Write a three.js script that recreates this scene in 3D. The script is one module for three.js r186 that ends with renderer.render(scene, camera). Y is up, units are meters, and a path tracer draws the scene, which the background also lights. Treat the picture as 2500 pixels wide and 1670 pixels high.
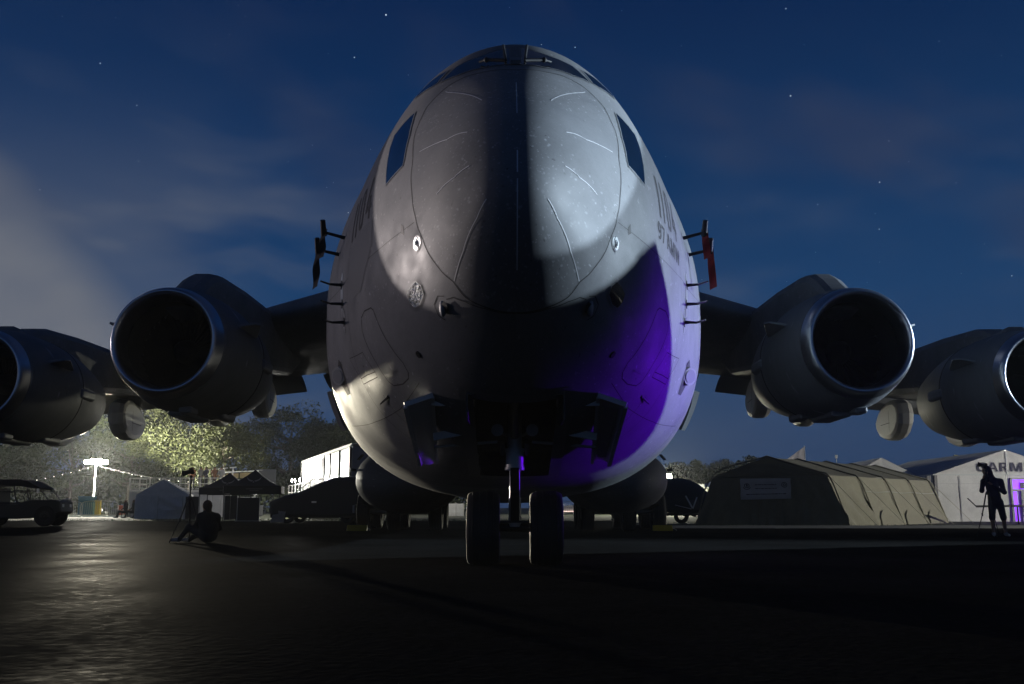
import * as THREE from 'three';
import { mergeGeometries, mergeVertices } from 'three/addons/utils/BufferGeometryUtils.js';
import { RoundedBoxGeometry } from 'three/addons/geometries/RoundedBoxGeometry.js';
import { FontLoader } from 'three/addons/loaders/FontLoader.js';
import { RectAreaLightUniformsLib } from 'three/addons/lights/RectAreaLightUniformsLib.js';

// ------------------------------------------------------------------ camera, sky, light, exposure
const scene = new THREE.Scene();
const R = THREE.MathUtils.degToRad;
const camera = new THREE.PerspectiveCamera(2 * Math.atan(835 / 2430) * 180 / Math.PI, 1024 / 684, 0.1, 4000);
camera.position.set(0, 0.78, 0);
camera.rotation.order = 'YXZ';
camera.rotation.set(R(9.4), -R(0.165), 0);
const renderer = new THREE.WebGLRenderer({ antialias: true });
renderer.toneMapping = THREE.LinearToneMapping;
renderer.toneMappingExposure = 1;
renderer.shadowMap.enabled = true;
RectAreaLightUniformsLib.init();

function mulberry(a) { return () => { a = (a + 0x6d2b79f5) | 0; let t = Math.imul(a ^ (a >>> 15), 1 | a); t = (t + Math.imul(t ^ (t >>> 7), 61 | t)) ^ t; return ((t ^ (t >>> 14)) >>> 0) / 4294967296; }; }
const hash = (x, y) => { let h = Math.imul(x | 0, 374761393) + Math.imul(y | 0, 668265263); h = Math.imul(h ^ (h >>> 13), 1274126177); return ((h ^ (h >>> 16)) >>> 0) / 4294967296; };
const noise = (x, y, px = 0) => {           // value noise, periodic in x over px cells when px is set
  const ix = Math.floor(x), iy = Math.floor(y), fx = x - ix, fy = y - iy, u = fx * fx * (3 - 2 * fx), v = fy * fy * (3 - 2 * fy);
  const w = (i) => px ? ((i % px) + px) % px : i;
  const a = hash(w(ix), iy), b = hash(w(ix + 1), iy), c = hash(w(ix), iy + 1), d = hash(w(ix + 1), iy + 1);
  return a + (b - a) * u + (c - a) * v + (a - b - c + d) * u * v;
};
const fbm = (x, y, o = 4, px = 0) => { let s = 0, a = 0.5; for (let i = 0; i < o; i++) { s += a * noise(x, y, px); x *= 2; y *= 2; px *= 2; a *= 0.5; } return s / (1 - Math.pow(0.5, o)); };
const clamp = THREE.MathUtils.clamp, lerp = THREE.MathUtils.lerp, sstep = (x, a, b) => { const t = clamp((x - a) / (b - a), 0, 1); return t * t * (3 - 2 * t); };

// the night sky after dusk: deep blue overhead, paler and greyer towards the horizon, long drifting cloud streaks
{
  const W = 2048, H = 1024, data = new Float32Array(W * H * 4);
  const stops = [[0, [.024, .050, .118]], [5, [.020, .051, .126]], [12, [.0095, .045, .130]], [20, [.0042, .030, .102]], [28, [.0019, .0165, .070]], [45, [.0012, .0075, .032]], [90, [.0006, .0035, .016]]];
  for (let j = 0; j < H; j++) {
    const el = ((j + 0.5) / H - 0.5) * 180, e = Math.max(el, 0);
    let k = 0; while (k < stops.length - 2 && e > stops[k + 1][0]) k++;
    const t = clamp((e - stops[k][0]) / (stops[k + 1][0] - stops[k][0]), 0, 1), base = [0, 1, 2].map((c) => lerp(stops[k][1][c], stops[k + 1][1][c], t));
    for (let i = 0; i < W; i++) {
      // three.js equirect: u = atan2(z, x) / 2pi + 0.5; azimuth 0 towards -z, growing to the right (+x)
      const phi = ((i + 0.5) / W - 0.5) * 2 * Math.PI, x = Math.cos(phi), z = Math.sin(phi), az = Math.atan2(x, -z) * 180 / Math.PI;
      const u = (az + 180) / 360;
      // low bank on the left half of the sky, streaked sideways; faint slanting veils higher up
      const warp = fbm(u * 48, e * 0.1, 3, 48) * 7;
      const streak = fbm(u * 40, (e + warp * 0.5) * 0.55, 5, 40), big = fbm(u * 24 + 3, e * 0.075 + 9.3, 3, 24);
      const west = 0.5 - 0.5 * Math.cos((az - 162) * Math.PI / 180) ** 1; // most cloud towards the left of the view and round behind it
      const lowb = Math.exp(-(((e - 9) / 9) ** 2));
      let c1 = sstep(streak * 0.5 + big * 0.6 + (az < 0 && az > -180 ? 0.12 * sstep(-az, 6, 22) : 0) - (az > 0 ? 0.05 : 0), 0.54, 0.86) * lowb * (0.35 + 0.65 * sstep(-az, -4, 20));
      // a slanting wedge of cloud with a long straight edge, low on the left
      const d = (az + 23.5) * 0.74 + (e - 13.5) * 0.67 - 0.9;
      const wedge = sstep(-d, -1.6, 3.6) * sstep(e, 0, 6) * sstep(24 - e, 0, 10) * (0.55 + 0.45 * fbm(u * 90, e * 0.4, 3, 90)) * sstep(az, -150, -60);
      const veil = sstep(fbm((u + e * 0.0011) * 26, (e + az * 0.28) * 0.12 + 40, 4), 0.5, 0.8) * sstep(e, 8, 16) * (0.35 + 0.4 * sstep(az, 5, 20));
      // loose banks of streaked cloud at the same height all round the sky
      const bank = sstep(noise((u + .013) * 18, 3.7, 18) * .75 + .25 * fbm(u * 60, e * .5, 3, 60), .40, .68) * Math.exp(-(((e - 13) / 6.5) ** 2)) * (.55 + .45 * streak);
      c1 = Math.max(c1 * 0.8, wedge * 1.05 * sstep(26 - e, 0, 12), bank * .42);
      const fade = sstep(e, 0, 2.5) * 0.8 + 0.2, col = [.165, .175, .200], vcol = [.036, .044, .086];
      const o = (j * W + i) * 4;
      for (let c = 0; c < 3; c++) { let v = lerp(base[c], vcol[c], veil * 0.8); v = lerp(v, col[c], clamp(c1 * fade, 0, 1) * 0.85); data[o + c] = v; }
      data[o + 3] = 1; void west;
    }
  }
  const tex = new THREE.DataTexture(data, W, H, THREE.RGBAFormat, THREE.FloatType);
  tex.mapping = THREE.EquirectangularReflectionMapping; tex.magFilter = THREE.LinearFilter; tex.minFilter = THREE.LinearFilter; tex.needsUpdate = true;
  scene.background = tex; scene.environment = tex;
}
// a moon high behind the trees on the left, very weak
const moon = new THREE.DirectionalLight(new THREE.Color(0.8, 0.88, 1), 0.012);
moon.position.set(-40, 45, -60); moon.target.position.set(0, 3, -25); moon.castShadow = true;
Object.assign(moon.shadow.camera, { left: -70, right: 70, top: 60, bottom: -60, near: 1, far: 250 });
scene.add(moon, moon.target);

// ------------------------------------------------------------------ helpers
const V = (x, y, z) => new THREE.Vector3(x, y, z);
const taken = new Map();
const numbered = (n) => { const k = taken.get(n) || 0; taken.set(n, k + 1); return k ? n + '_' + String(k).padStart(3, '0') : n; };
const shade = (o) => o.traverse((m) => { if (m.isMesh) { m.castShadow = true; m.receiveShadow = true; } });
function thing(name, label, category, pos = [0, 0, 0], turn = 0, group) {
  const o = new THREE.Group(); o.name = numbered(name); o.position.set(...pos); o.rotation.y = turn; o.userData = { label, category };
  if (group) o.userData.group = group; scene.add(o); return o;
}
function part(name, geo, mat, parent, label) {
  const g = Array.isArray(geo) ? merge(geo) : geo, m = new THREE.Mesh(g, mat); m.name = name; m.castShadow = m.receiveShadow = true; parent.add(m);
  if (label) m.userData.label = label; return m;
}
function solo(name, geo, mat, label, category, pos = [0, 0, 0], turn = 0, group) {
  const m = part(numbered(name), geo, mat, scene); m.position.set(...pos); m.rotation.y = turn; m.userData = { label, category }; if (group) m.userData.group = group; return m;
}
function setting(name, geo, mat, kind = 'structure', label) { const m = part(numbered(name), geo, mat, scene); m.userData = { kind }; if (label) m.userData.label = label; return m; }
function dup(src, pos, turn, label) { const c = src.clone(); c.name = numbered(src.name.replace(/_\d{3}$/, '')); c.position.set(...pos); c.rotation.y = turn; c.userData = { ...src.userData, label: label || src.userData.label }; scene.add(c); return c; }
function merge(list) {
  const l = list.map((g) => { let h = g.index ? g.toNonIndexed() : g; for (const k of Object.keys(h.attributes)) if (!['position', 'normal', 'uv', 'color'].includes(k)) h.deleteAttribute(k); if (!h.attributes.uv) h.setAttribute('uv', new THREE.BufferAttribute(new Float32Array(h.attributes.position.count * 2), 2)); return h; });
  if (l.some((g) => g.attributes.color) && !l.every((g) => g.attributes.color)) l.forEach((g) => g.deleteAttribute('color'));
  return l.length === 1 ? l[0] : mergeGeometries(l);
}
const M = (r, g, b, rough = 0.7, metal = 0, extra = {}) => new THREE.MeshStandardMaterial({ color: new THREE.Color().setRGB(r, g, b), roughness: rough, metalness: metal, side: THREE.DoubleSide, ...extra });
const glow = (r, g, b, k) => new THREE.MeshStandardMaterial({ color: 0x111111, emissive: new THREE.Color().setRGB(r, g, b), emissiveIntensity: k, roughness: 0.4 });
const box = (w, h, d, x = 0, y = 0, z = 0, rx = 0, ry = 0, rz = 0) => { const g = new THREE.BoxGeometry(w, h, d); g.applyMatrix4(new THREE.Matrix4().makeRotationFromEuler(new THREE.Euler(rx, ry, rz)).setPosition(x, y, z)); return g; };
const rbox = (w, h, d, r, x = 0, y = 0, z = 0, rx = 0, ry = 0, rz = 0) => { const g = new RoundedBoxGeometry(w, h, d, 3, r); g.applyMatrix4(new THREE.Matrix4().makeRotationFromEuler(new THREE.Euler(rx, ry, rz)).setPosition(x, y, z)); return g; };
const sph = (r, x, y, z, sx = 1, sy = 1, sz = 1, n = 14) => { const g = new THREE.SphereGeometry(r, n, Math.max(6, n * 0.7 | 0)); g.scale(sx, sy, sz); g.translate(x, y, z); return g; };
function cyl(a, b, r0, r1 = r0, n = 10) {
  const p = Array.isArray(a) ? V(...a) : a, q = Array.isArray(b) ? V(...b) : b, d = q.clone().sub(p), g = new THREE.CylinderGeometry(r1, r0, d.length(), n);
  g.applyMatrix4(new THREE.Matrix4().compose(p.clone().add(q).multiplyScalar(0.5), new THREE.Quaternion().setFromUnitVectors(V(0, 1, 0), d.normalize()), V(1, 1, 1))); return g;
}
const tube = (pts, r, seg = 24, n = 6) => new THREE.TubeGeometry(new THREE.CatmullRomCurve3(pts.map((p) => Array.isArray(p) ? V(...p) : p)), seg, r, n);
function bar(a, b, w, h) { const p = V(...a), q = V(...b), d = q.clone().sub(p), g = new THREE.BoxGeometry(w, h, d.length()); g.applyMatrix4(new THREE.Matrix4().lookAt(p, q, Math.abs(d.x) + Math.abs(d.z) < 1e-4 ? V(0, 0, 1) : V(0, 1, 0)).setPosition(p.add(q).multiplyScalar(0.5))); return g; }
const lathe = (pts, n = 48) => new THREE.LatheGeometry(pts.map((p) => new THREE.Vector2(p[0], p[1])), n);
const extrude = (pts, depth, bevel = 0) => { const s = new THREE.Shape(pts.map((p) => new THREE.Vector2(p[0], p[1]))); return new THREE.ExtrudeGeometry(s, { depth, bevelEnabled: bevel > 0, bevelSize: bevel, bevelThickness: bevel, bevelSegments: 2, steps: 1 }); };
// a sheet between four corners, with an optional push along its normal
function sheet(a, b, c, d, nu, nv, push) {
  const A = V(...a), B = V(...b), C = V(...c), D = V(...d), n = B.clone().sub(A).cross(D.clone().sub(A)).normalize(), pos = [], uv = [], idx = [], w = A.distanceTo(B), h = A.distanceTo(D);
  for (let j = 0; j <= nv; j++) for (let i = 0; i <= nu; i++) {
    const u = i / nu, v = j / nv, p = A.clone().lerp(B, u).lerp(D.clone().lerp(C, u), v); if (push) p.addScaledVector(n, push(u, v));
    pos.push(p.x, p.y, p.z); uv.push(u * w, v * h);
  }
  for (let j = 0; j < nv; j++) for (let i = 0; i < nu; i++) { const k = j * (nu + 1) + i; idx.push(k, k + 1, k + nu + 2, k, k + nu + 2, k + nu + 1); }
  const g = new THREE.BufferGeometry(); g.setAttribute('position', new THREE.Float32BufferAttribute(pos, 3)); g.setAttribute('uv', new THREE.Float32BufferAttribute(uv, 2)); g.setIndex(idx); g.computeVertexNormals(); return g;
}
function texture(size, fn, srgb, rep) {   // fn(u, v, x, y) -> [r, g, b] 0..255
  const d = new Uint8Array(size * size * 4);
  for (let y = 0; y < size; y++) for (let x = 0; x < size; x++) { const c = fn(x / size, y / size, x, y), o = (y * size + x) * 4; d[o] = c[0]; d[o + 1] = c[1]; d[o + 2] = c[2]; d[o + 3] = 255; }
  const t = new THREE.DataTexture(d, size, size); t.wrapS = t.wrapT = THREE.RepeatWrapping; t.magFilter = THREE.LinearFilter; t.minFilter = THREE.LinearMipmapLinearFilter; t.generateMipmaps = true; if (srgb) t.colorSpace = THREE.SRGBColorSpace;
  if (rep) t.repeat.set(rep, rep); t.needsUpdate = true; return t;
}
const tile = (u, v, n, seed = 0, o = 4) => { let s = 0, a = 0.5, k = n; for (let i = 0; i < o; i++) { const x = u * k, y = v * k, ix = Math.floor(x), iy = Math.floor(y), fx = x - ix, fy = y - iy, p = fx * fx * (3 - 2 * fx), q = fy * fy * (3 - 2 * fy), H = (X, Y) => hash((X % k) + seed * 977, (Y % k) + seed * 131); const A = H(ix, iy), B = H(ix + 1, iy), C = H(ix, iy + 1), D = H(ix + 1, iy + 1); s += a * (A + (B - A) * p + (C - A) * q + (A - B - C + D) * p * q); a *= 0.5; k *= 2; } return s / (1 - Math.pow(0.5, o)); };
const srgb = (l) => 255 * (l <= 0.0031308 ? l * 12.92 : 1.055 * Math.pow(l, 1 / 2.4) - 0.055);

// ------------------------------------------------------------------ materials shared by many things
const MAT = {
  steel: M(.30, .31, .32, .38, .9), pale: M(.55, .56, .56, .5), white: M(.72, .72, .70, .6), black: M(.012, .012, .013, .6), rubber: M(.018, .018, .019, .75), darkmetal: M(.03, .03, .032, .45, .5),
  darkglass: new THREE.MeshPhysicalMaterial({ color: new THREE.Color().setRGB(.006, .012, .016), roughness: .08, clearcoat: 1, clearcoatRoughness: .03, side: THREE.DoubleSide }),
  seam: M(.022, .023, .025, .8), galv: M(.38, .38, .37, .5, .6), alu: M(.6, .61, .62, .3, .9), wood: M(.28, .17, .08, .7),
};

// ------------------------------------------------------------------ ground
const asphaltMap = texture(1024, (u, v) => { const n = tile(u, v, 6, 1, 6), f = tile(u, v, 220, 2, 2), st = tile(u * 1, v * 1, 24, 5, 3), l = .020 + .012 * (n - .5) + .012 * (f - .5) + .006 * (st - .5); return [srgb(l * 1.02), srgb(l), srgb(l * .97)]; }, true);
const asphaltRough = texture(1024, (u, v) => { const a = tile(u, v, 10, 3, 5), b = tile(u, v, 160, 4, 2), k = 255 * clamp(.72 + .5 * (a - .5) + .35 * (b - .5), .35, 1); return [k, k, k]; }, false);
const asphaltBump = texture(1024, (u, v) => { const w = .03 * Math.sin(v * 6.283 * 2), s = tile(u, (v + w) % 1, 4, 8, 3), g = .5 + .5 * Math.sin((v * 34 + s * 5) * 6.283), b = tile(u, v, 180, 6, 2), k = 255 * clamp(.02 * g + .8 * b, 0, 1); return [k, k, k]; }, false);
for (const t of [asphaltMap, asphaltRough, asphaltBump]) t.repeat.set(1 / 9, 1 / 9);
const mAsphalt = new THREE.MeshPhysicalMaterial({ color: 0xffffff, roughness: 1, metalness: 0, specularIntensity: .02, ior: 1.035, side: THREE.DoubleSide, map: asphaltMap, roughnessMap: asphaltRough, bumpMap: asphaltBump, bumpScale: 0.003 });
function flat(x0, x1, z0, z1, y) { return sheet([x0, y, z0], [x1, y, z0], [x1, y, z1], [x0, y, z1], 1, 1); }
{
  const g = flat(-420, 420, 80, -640, -0.012), gr = M(.018, .022, .010, .95);
  setting('ground', g, gr);
  const ap = flat(-90, 90, 60, -56, 0); setting('apron', ap, mAsphalt);
  const grassMap = texture(512, (u, v) => { const a = tile(u, v, 5, 21, 4), b = tile(u, v, 90, 22, 2), l = .6 + .5 * (a - .5) + .9 * (b - .5); return [srgb(.040 * l), srgb(.055 * l), srgb(.018 * l)]; }, true); grassMap.repeat.set(1 / 4, 1 / 4);
  const grass = M(1, 1, 1, .95, 0, { map: grassMap });
  const lawn = []; // a slightly uneven lawn behind the apron's edge
  { const pos = [], uv = [], idx = [], nx = 90, nz = 40; for (let j = 0; j <= nz; j++) for (let i = 0; i <= nx; i++) { const x = -120 + 240 * i / nx, z = -56 - 90 * j / nz; pos.push(x, j ? .02 + .05 * fbm(x * .3, z * .3, 3) : .02, z); uv.push(x, z); } for (let j = 0; j < nz; j++) for (let i = 0; i < nx; i++) { const k = j * (nx + 1) + i; idx.push(k, k + 1, k + nx + 2, k, k + nx + 2, k + nx + 1); } const q = new THREE.BufferGeometry(); q.setAttribute('position', new THREE.Float32BufferAttribute(pos, 3)); q.setAttribute('uv', new THREE.Float32BufferAttribute(uv, 2)); q.setIndex(idx); q.computeVertexNormals(); lawn.push(q); }
  setting('lawn', lawn, grass);
  // the strip of grass in front of the tents on the right, with its low kerb
  setting('verge', flat(5.8, 60, -37.4, -55.9, .03), grass);
  setting('kerb', [box(54.4, .1, .14, 33, .05, -37.3), box(.14, .1, 18.6, 5.73, .05, -46.6)], M(.30, .30, .28, .8));
  // worn blades standing along the verge's and the lawn's front edges
  const rng = mulberry(77), bl = []; for (let k = 0; k < 5200; k++) { const left = rng() < .6, x = left ? -50 + 52 * rng() : 6 + 34 * rng(), z = left ? -56.05 - 3 * rng() * rng() : -37.45 - 2.2 * rng() * rng(), h = .05 + .09 * rng(), a = rng() * 6.28; const p = new THREE.BufferGeometry(); p.setAttribute('position', new THREE.Float32BufferAttribute([x - .012 * Math.cos(a), .02, z - .012 * Math.sin(a), x + .012 * Math.cos(a), .02, z + .012 * Math.sin(a), x + .05 * (rng() - .5), .02 + h, z + .05 * (rng() - .5)], 3)); p.computeVertexNormals(); bl.push(p); }
  setting('grass_blades', bl, M(.05, .07, .02, .9), 'stuff', 'short grass blades along the edge of the apron');
}

// ------------------------------------------------------------------ the big cargo aircraft
const XC = .078, D0 = 9.1;
const TAB = { q: [0, .25, .7, 1.5, 2.6, 4.2, 6, 8, 10, 12, 33].map(Math.sqrt), w: [0, .42, .74, 1.09, 1.57, 2.15, 2.71, 3.26, 3.44, 3.44, 3.44], t: [3.9, 4.5, 4.93, 5.48, 6.18, 7.26, 7.61, 7.74, 7.76, 7.76, 7.76], b: [3.9, 3.4, 3.05, 2.6, 2.11, 1.61, 1.22, 1.03, .94, .93, .93], m: [3.9, 3.9, 3.91, 3.95, 3.99, 4.05, 4.07, 4.14, 4.21, 4.28, 4.28] };
function pchip(Q, A) {
  const n = Q.length, h = [], d = [], m = new Array(n).fill(0); for (let i = 0; i < n - 1; i++) { h[i] = Q[i + 1] - Q[i]; d[i] = (A[i + 1] - A[i]) / h[i]; }
  for (let i = 1; i < n - 1; i++) if (d[i - 1] * d[i] > 0) { const a = 2 * h[i] + h[i - 1], b = h[i] + 2 * h[i - 1]; m[i] = (a + b) / (a / d[i - 1] + b / d[i]); } m[0] = d[0]; m[n - 1] = d[n - 2];
  return (q) => { let i = 0; while (i < n - 2 && q > Q[i + 1]) i++; const t = (q - Q[i]) / h[i], s = 1 - t; return A[i] * (1 + 2 * t) * s * s + h[i] * m[i] * t * s * s + A[i + 1] * t * t * (3 - 2 * t) - h[i] * m[i + 1] * t * t * s; };
}
const fw = pchip(TAB.q, TAB.w), ft = pchip(TAB.q, TAB.t), fb = pchip(TAB.q, TAB.b), fm = pchip(TAB.q, TAB.m);
function hull(s, th) {           // point on the fuselage skin, s metres behind the nose tip, th round the section (0 = +x side, pi/2 = top)
  let w, t, b, m;
  if (s <= 33) { const q = Math.sqrt(Math.max(s, 0)); w = fw(q); t = ft(q); b = fb(q); m = fm(q); } else { const k = (s - 33) / 19; w = 3.44 * (1 - k ** 1.5 * .93); t = 7.76 - .5 * k; b = .93 + 5.6 * k ** 1.25; m = (t + b) / 2 * k + 4.28 * (1 - k); }
  const c = Math.cos(th), sn = Math.sin(th), n = 2 + .7 * clamp(s / 7, 0, 1), e = sn < 0 ? 2 / n : 1, cc = Math.sign(c) * Math.abs(c) ** e, ss = Math.sign(sn) * Math.abs(sn) ** e;
  return V(XC + w * cc, m + (sn > 0 ? (t - m) : (m - b)) * ss, -(D0 + s));
}
function hullN(s, th) { const e = .004, s1 = Math.max(s, .02), a = hull(s1 + e, th).sub(hull(Math.max(s1 - e, .001), th)), b = hull(s1, th + e).sub(hull(s1, th - e)); const n = b.cross(a).normalize(), p = hull(s1, th); const out = V(p.x - XC, p.y - fm(Math.sqrt(Math.min(s1, 33))), 0.3); return n.dot(out) < 0 ? n.negate() : n; }
const onSkin = (s, th, off) => hull(s, th).addScaledVector(hullN(s, th), off);
const thAtY = (s, y) => { const q = Math.sqrt(s), m = fm(q); return y >= m ? Math.asin(clamp((y - m) / (ft(q) - m), -1, 1)) : -Math.acos(clamp(1, -1, 1)) - Math.asin(clamp(Math.pow((m - y) / (m - fb(q)), (2 + .7 * clamp(s / 7, 0, 1)) / 2), 0, 1)); };
const mir = (th, side) => side > 0 ? th : Math.PI - th;

// the paint: flat grey with faint mottling, streaks along the airflow, and chips and insect marks
const paintTex = (chips, seed, rmax) => { const rng = mulberry(seed), S = 1024, add = new Float32Array(S * S); for (let k = 0; k < chips; k++) { const x = rng() * S, y = rng() * S; if (tile(x / S, y / S, 3, seed + 40, 3) < .36 + .3 * rng()) continue; const r = 1.6 + rmax * rng() ** 2.6, a = (.25 + .75 * rng()) * (rng() < .86 ? 1 : -.5), el = 1 + rng() * .8, ph = rng() * 3.14; for (let j = -20; j <= 20; j++) for (let i = -20; i <= 20; i++) { const u = i * Math.cos(ph) + j * Math.sin(ph), v = (-i * Math.sin(ph) + j * Math.cos(ph)) / el, d = Math.hypot(u, v) / r; if (d < 1) { const o = ((y + j + S) | 0) % S * S + ((x + i + S) | 0) % S; add[o] = Math.max(Math.abs(add[o]), Math.abs(a) * (1 - d * d)) * Math.sign(a); } } }
  return texture(S, (u, v, x, y) => { const m = tile(u, v, 4, seed, 5) - .5, g = tile(u, v, 128, seed + 1, 2) - .5, st = tile(u, v, 40, seed + 2, 2) - .5, l = clamp(.172 * (1 + .38 * m + .14 * g + .1 * st) + .2 * add[y * S + x] * (.55 + .9 * (g + .5)), .02, .6); return [srgb(l * .96), srgb(l), srgb(l * 1.06)]; }, true); };
const paintA = paintTex(700, 31, 6), paintB = paintTex(2600, 57, 5); paintA.repeat.set(1 / 4, 1 / 4); paintB.repeat.set(1 / 2.4, 1 / 2.4);
const paintRough = texture(512, (u, v) => { const k = 255 * clamp(.66 + .4 * (tile(u, v, 6, 71, 5) - .5), .4, .95); return [k, k, k]; }, false); paintRough.repeat.set(1 / 3, 1 / 3);
const mPaint = M(1, 1, 1, 1, 0, { map: paintA, roughnessMap: paintRough }), mRadome = M(1, 1, 1, 1, 0, { map: paintB, roughnessMap: paintRough });
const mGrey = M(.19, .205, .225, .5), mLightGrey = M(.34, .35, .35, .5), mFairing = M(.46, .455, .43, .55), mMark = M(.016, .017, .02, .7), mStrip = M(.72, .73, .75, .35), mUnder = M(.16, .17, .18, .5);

const plane = thing('cargo_aircraft', 'huge grey four-engined military cargo aircraft seen nose-on from the ground', 'aircraft');
const radS = [[-1.571, 1.14], [-1.245, 1.14], [-.98, 1.16], [-.796, 1.11], [-.587, 1.19], [-.217, 1.37], [-.03, 1.54], [.122, 1.69], [.43, 2.03], [.724, 2.71], [.845, 2.92], [1.032, 2.93], [1.176, 2.84], [1.344, 2.66], [1.571, 2.48]];
function radomeS(th) { let a = th; while (a > Math.PI) a -= 2 * Math.PI; while (a < -Math.PI) a += 2 * Math.PI; if (a > Math.PI / 2) a = Math.PI - a; if (a < -Math.PI / 2) a = -Math.PI - a; let i = 0; while (i < radS.length - 2 && a > radS[i + 1][0]) i++; const t = sstep(a, radS[i][0], radS[i + 1][0]) * .35 + .65 * clamp((a - radS[i][0]) / (radS[i + 1][0] - radS[i][0]), 0, 1); return lerp(radS[i][1], radS[i + 1][1], t); }
function skinGrid(rows, cols, sAt, keep, frontal) {
  const pos = [], uv = [], idx = []; for (let j = 0; j <= rows; j++) for (let i = 0; i <= cols; i++) { const th = -Math.PI / 2 + 2 * Math.PI * i / cols, s = sAt(j / rows, th), p = hull(s, th); pos.push(p.x, p.y, p.z); if (frontal) uv.push(p.x, p.y); else uv.push(s, (th + Math.PI / 2) * 3.0); }
  for (let j = 0; j < rows; j++) for (let i = 0; i < cols; i++) { const k = j * (cols + 1) + i; if (keep && !keep(pos, k)) continue; idx.push(k, k + cols + 1, k + cols + 2, k, k + cols + 2, k + 1); }
  const g = new THREE.BufferGeometry(); g.setAttribute('position', new THREE.Float32BufferAttribute(pos, 3)); g.setAttribute('uv', new THREE.Float32BufferAttribute(uv, 2)); g.setIndex(idx); g.computeVertexNormals();
  // weld the normals where the grid closes under the belly and at the tip
  const nr = g.attributes.normal; for (let j = 0; j <= rows; j++) { const a = j * (cols + 1), b = a + cols, n = V(nr.getX(a) + nr.getX(b), nr.getY(a) + nr.getY(b), nr.getZ(a) + nr.getZ(b)).normalize(); nr.setXYZ(a, n.x, n.y, n.z); nr.setXYZ(b, n.x, n.y, n.z); }
  return g;
}
{ const g = skinGrid(90, 200, (u, th) => Math.max(u * u * (radomeS(th) - .006), 1e-5), null, true); for (let i = 0; i <= 200; i++) g.attributes.normal.setXYZ(i, 0, 0, 1); part('radome', g, mRadome, plane, 'grey radome with chipped paint'); }
// nose-gear bay: an opening in the belly
const bay = { x: .55, z0: -(D0 + 2.75), z1: -(D0 + 5.9) };
const fuselage = part('fuselage', skinGrid(330, 260, (u, th) => { const r = radomeS(th) + .006; return u < .55 ? r + (12 - r) * (u / .55) : 12 + 39.5 * ((u - .55) / .45); }, (p, k) => !(Math.abs(p[k * 3] - XC) < bay.x && p[k * 3 + 1] < 2.4 && p[k * 3 + 2] < bay.z0 && p[k * 3 + 2] > bay.z1)), mPaint, plane);
{ const w = bay.x + .03, L = [V(XC - w, 1, bay.z0 + .04), V(XC + w, 1, bay.z1 - .04)]; part('wheel_well', [box(.02, 1.6, 3.2, XC - w, 2.6, (bay.z0 + bay.z1) / 2), box(.02, 1.6, 3.2, XC + w, 2.6, (bay.z0 + bay.z1) / 2), box(2 * w, .02, 3.2, XC, 3.35, (bay.z0 + bay.z1) / 2), box(2 * w, 1.3, .02, XC, 2.75, bay.z0 + .02), box(2 * w, 1.8, .02, XC, 2.5, bay.z1 - .03)], M(.05, .052, .05, .7), plane); void L; }

// pieces laid on the skin: patches, ribbons and lettering follow its curve
function patch(poly, off, side = 1, step = .11) {
  const pts = poly.map((p) => new THREE.Vector2(p[0], p[1] * 2.2)), tri = THREE.ShapeUtils.triangulateShape(pts, []); let T = tri.map((t) => t.map((i) => [pts[i].x, pts[i].y / 2.2]));
  for (let k = 0; k < 6; k++) { const N = []; let any = false; for (const [a, b, c] of T) { const l = (p, q) => Math.hypot(p[0] - q[0], (p[1] - q[1]) * 2.2), e = [l(a, b), l(b, c), l(c, a)], m = Math.max(...e), mid = (p, q) => [(p[0] + q[0]) / 2, (p[1] + q[1]) / 2]; if (m < step) { N.push([a, b, c]); continue; } any = true; if (e[0] === m) { const p = mid(a, b); N.push([a, p, c], [p, b, c]); } else if (e[1] === m) { const p = mid(b, c); N.push([a, b, p], [a, p, c]); } else { const p = mid(c, a); N.push([a, b, p], [p, b, c]); } } T = N; if (!any) break; }
  const pos = [], nor = [], puv = []; const o3 = (t) => { const q = t.map((p) => onSkin(p[0], mir(p[1], side), off)), n = hullN(t[0][0], mir(t[0][1], side)); return q[1].clone().sub(q[0]).cross(q[2].clone().sub(q[0])).dot(n) < 0 ? [t[0], t[2], t[1]] : t; };
  for (const t0 of T) for (const p of o3(t0)) { const th = mir(p[1], side), q = onSkin(p[0], th, off), n = hullN(p[0], th); pos.push(q.x, q.y, q.z); nor.push(n.x, n.y, n.z); puv.push(p[0] * 2, p[1] * 4.4); }
  const g = new THREE.BufferGeometry(); g.setAttribute('position', new THREE.Float32BufferAttribute(pos, 3)); g.setAttribute('normal', new THREE.Float32BufferAttribute(nor, 3)); g.setAttribute('uv', new THREE.Float32BufferAttribute(puv, 2)); return g;
}
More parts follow.
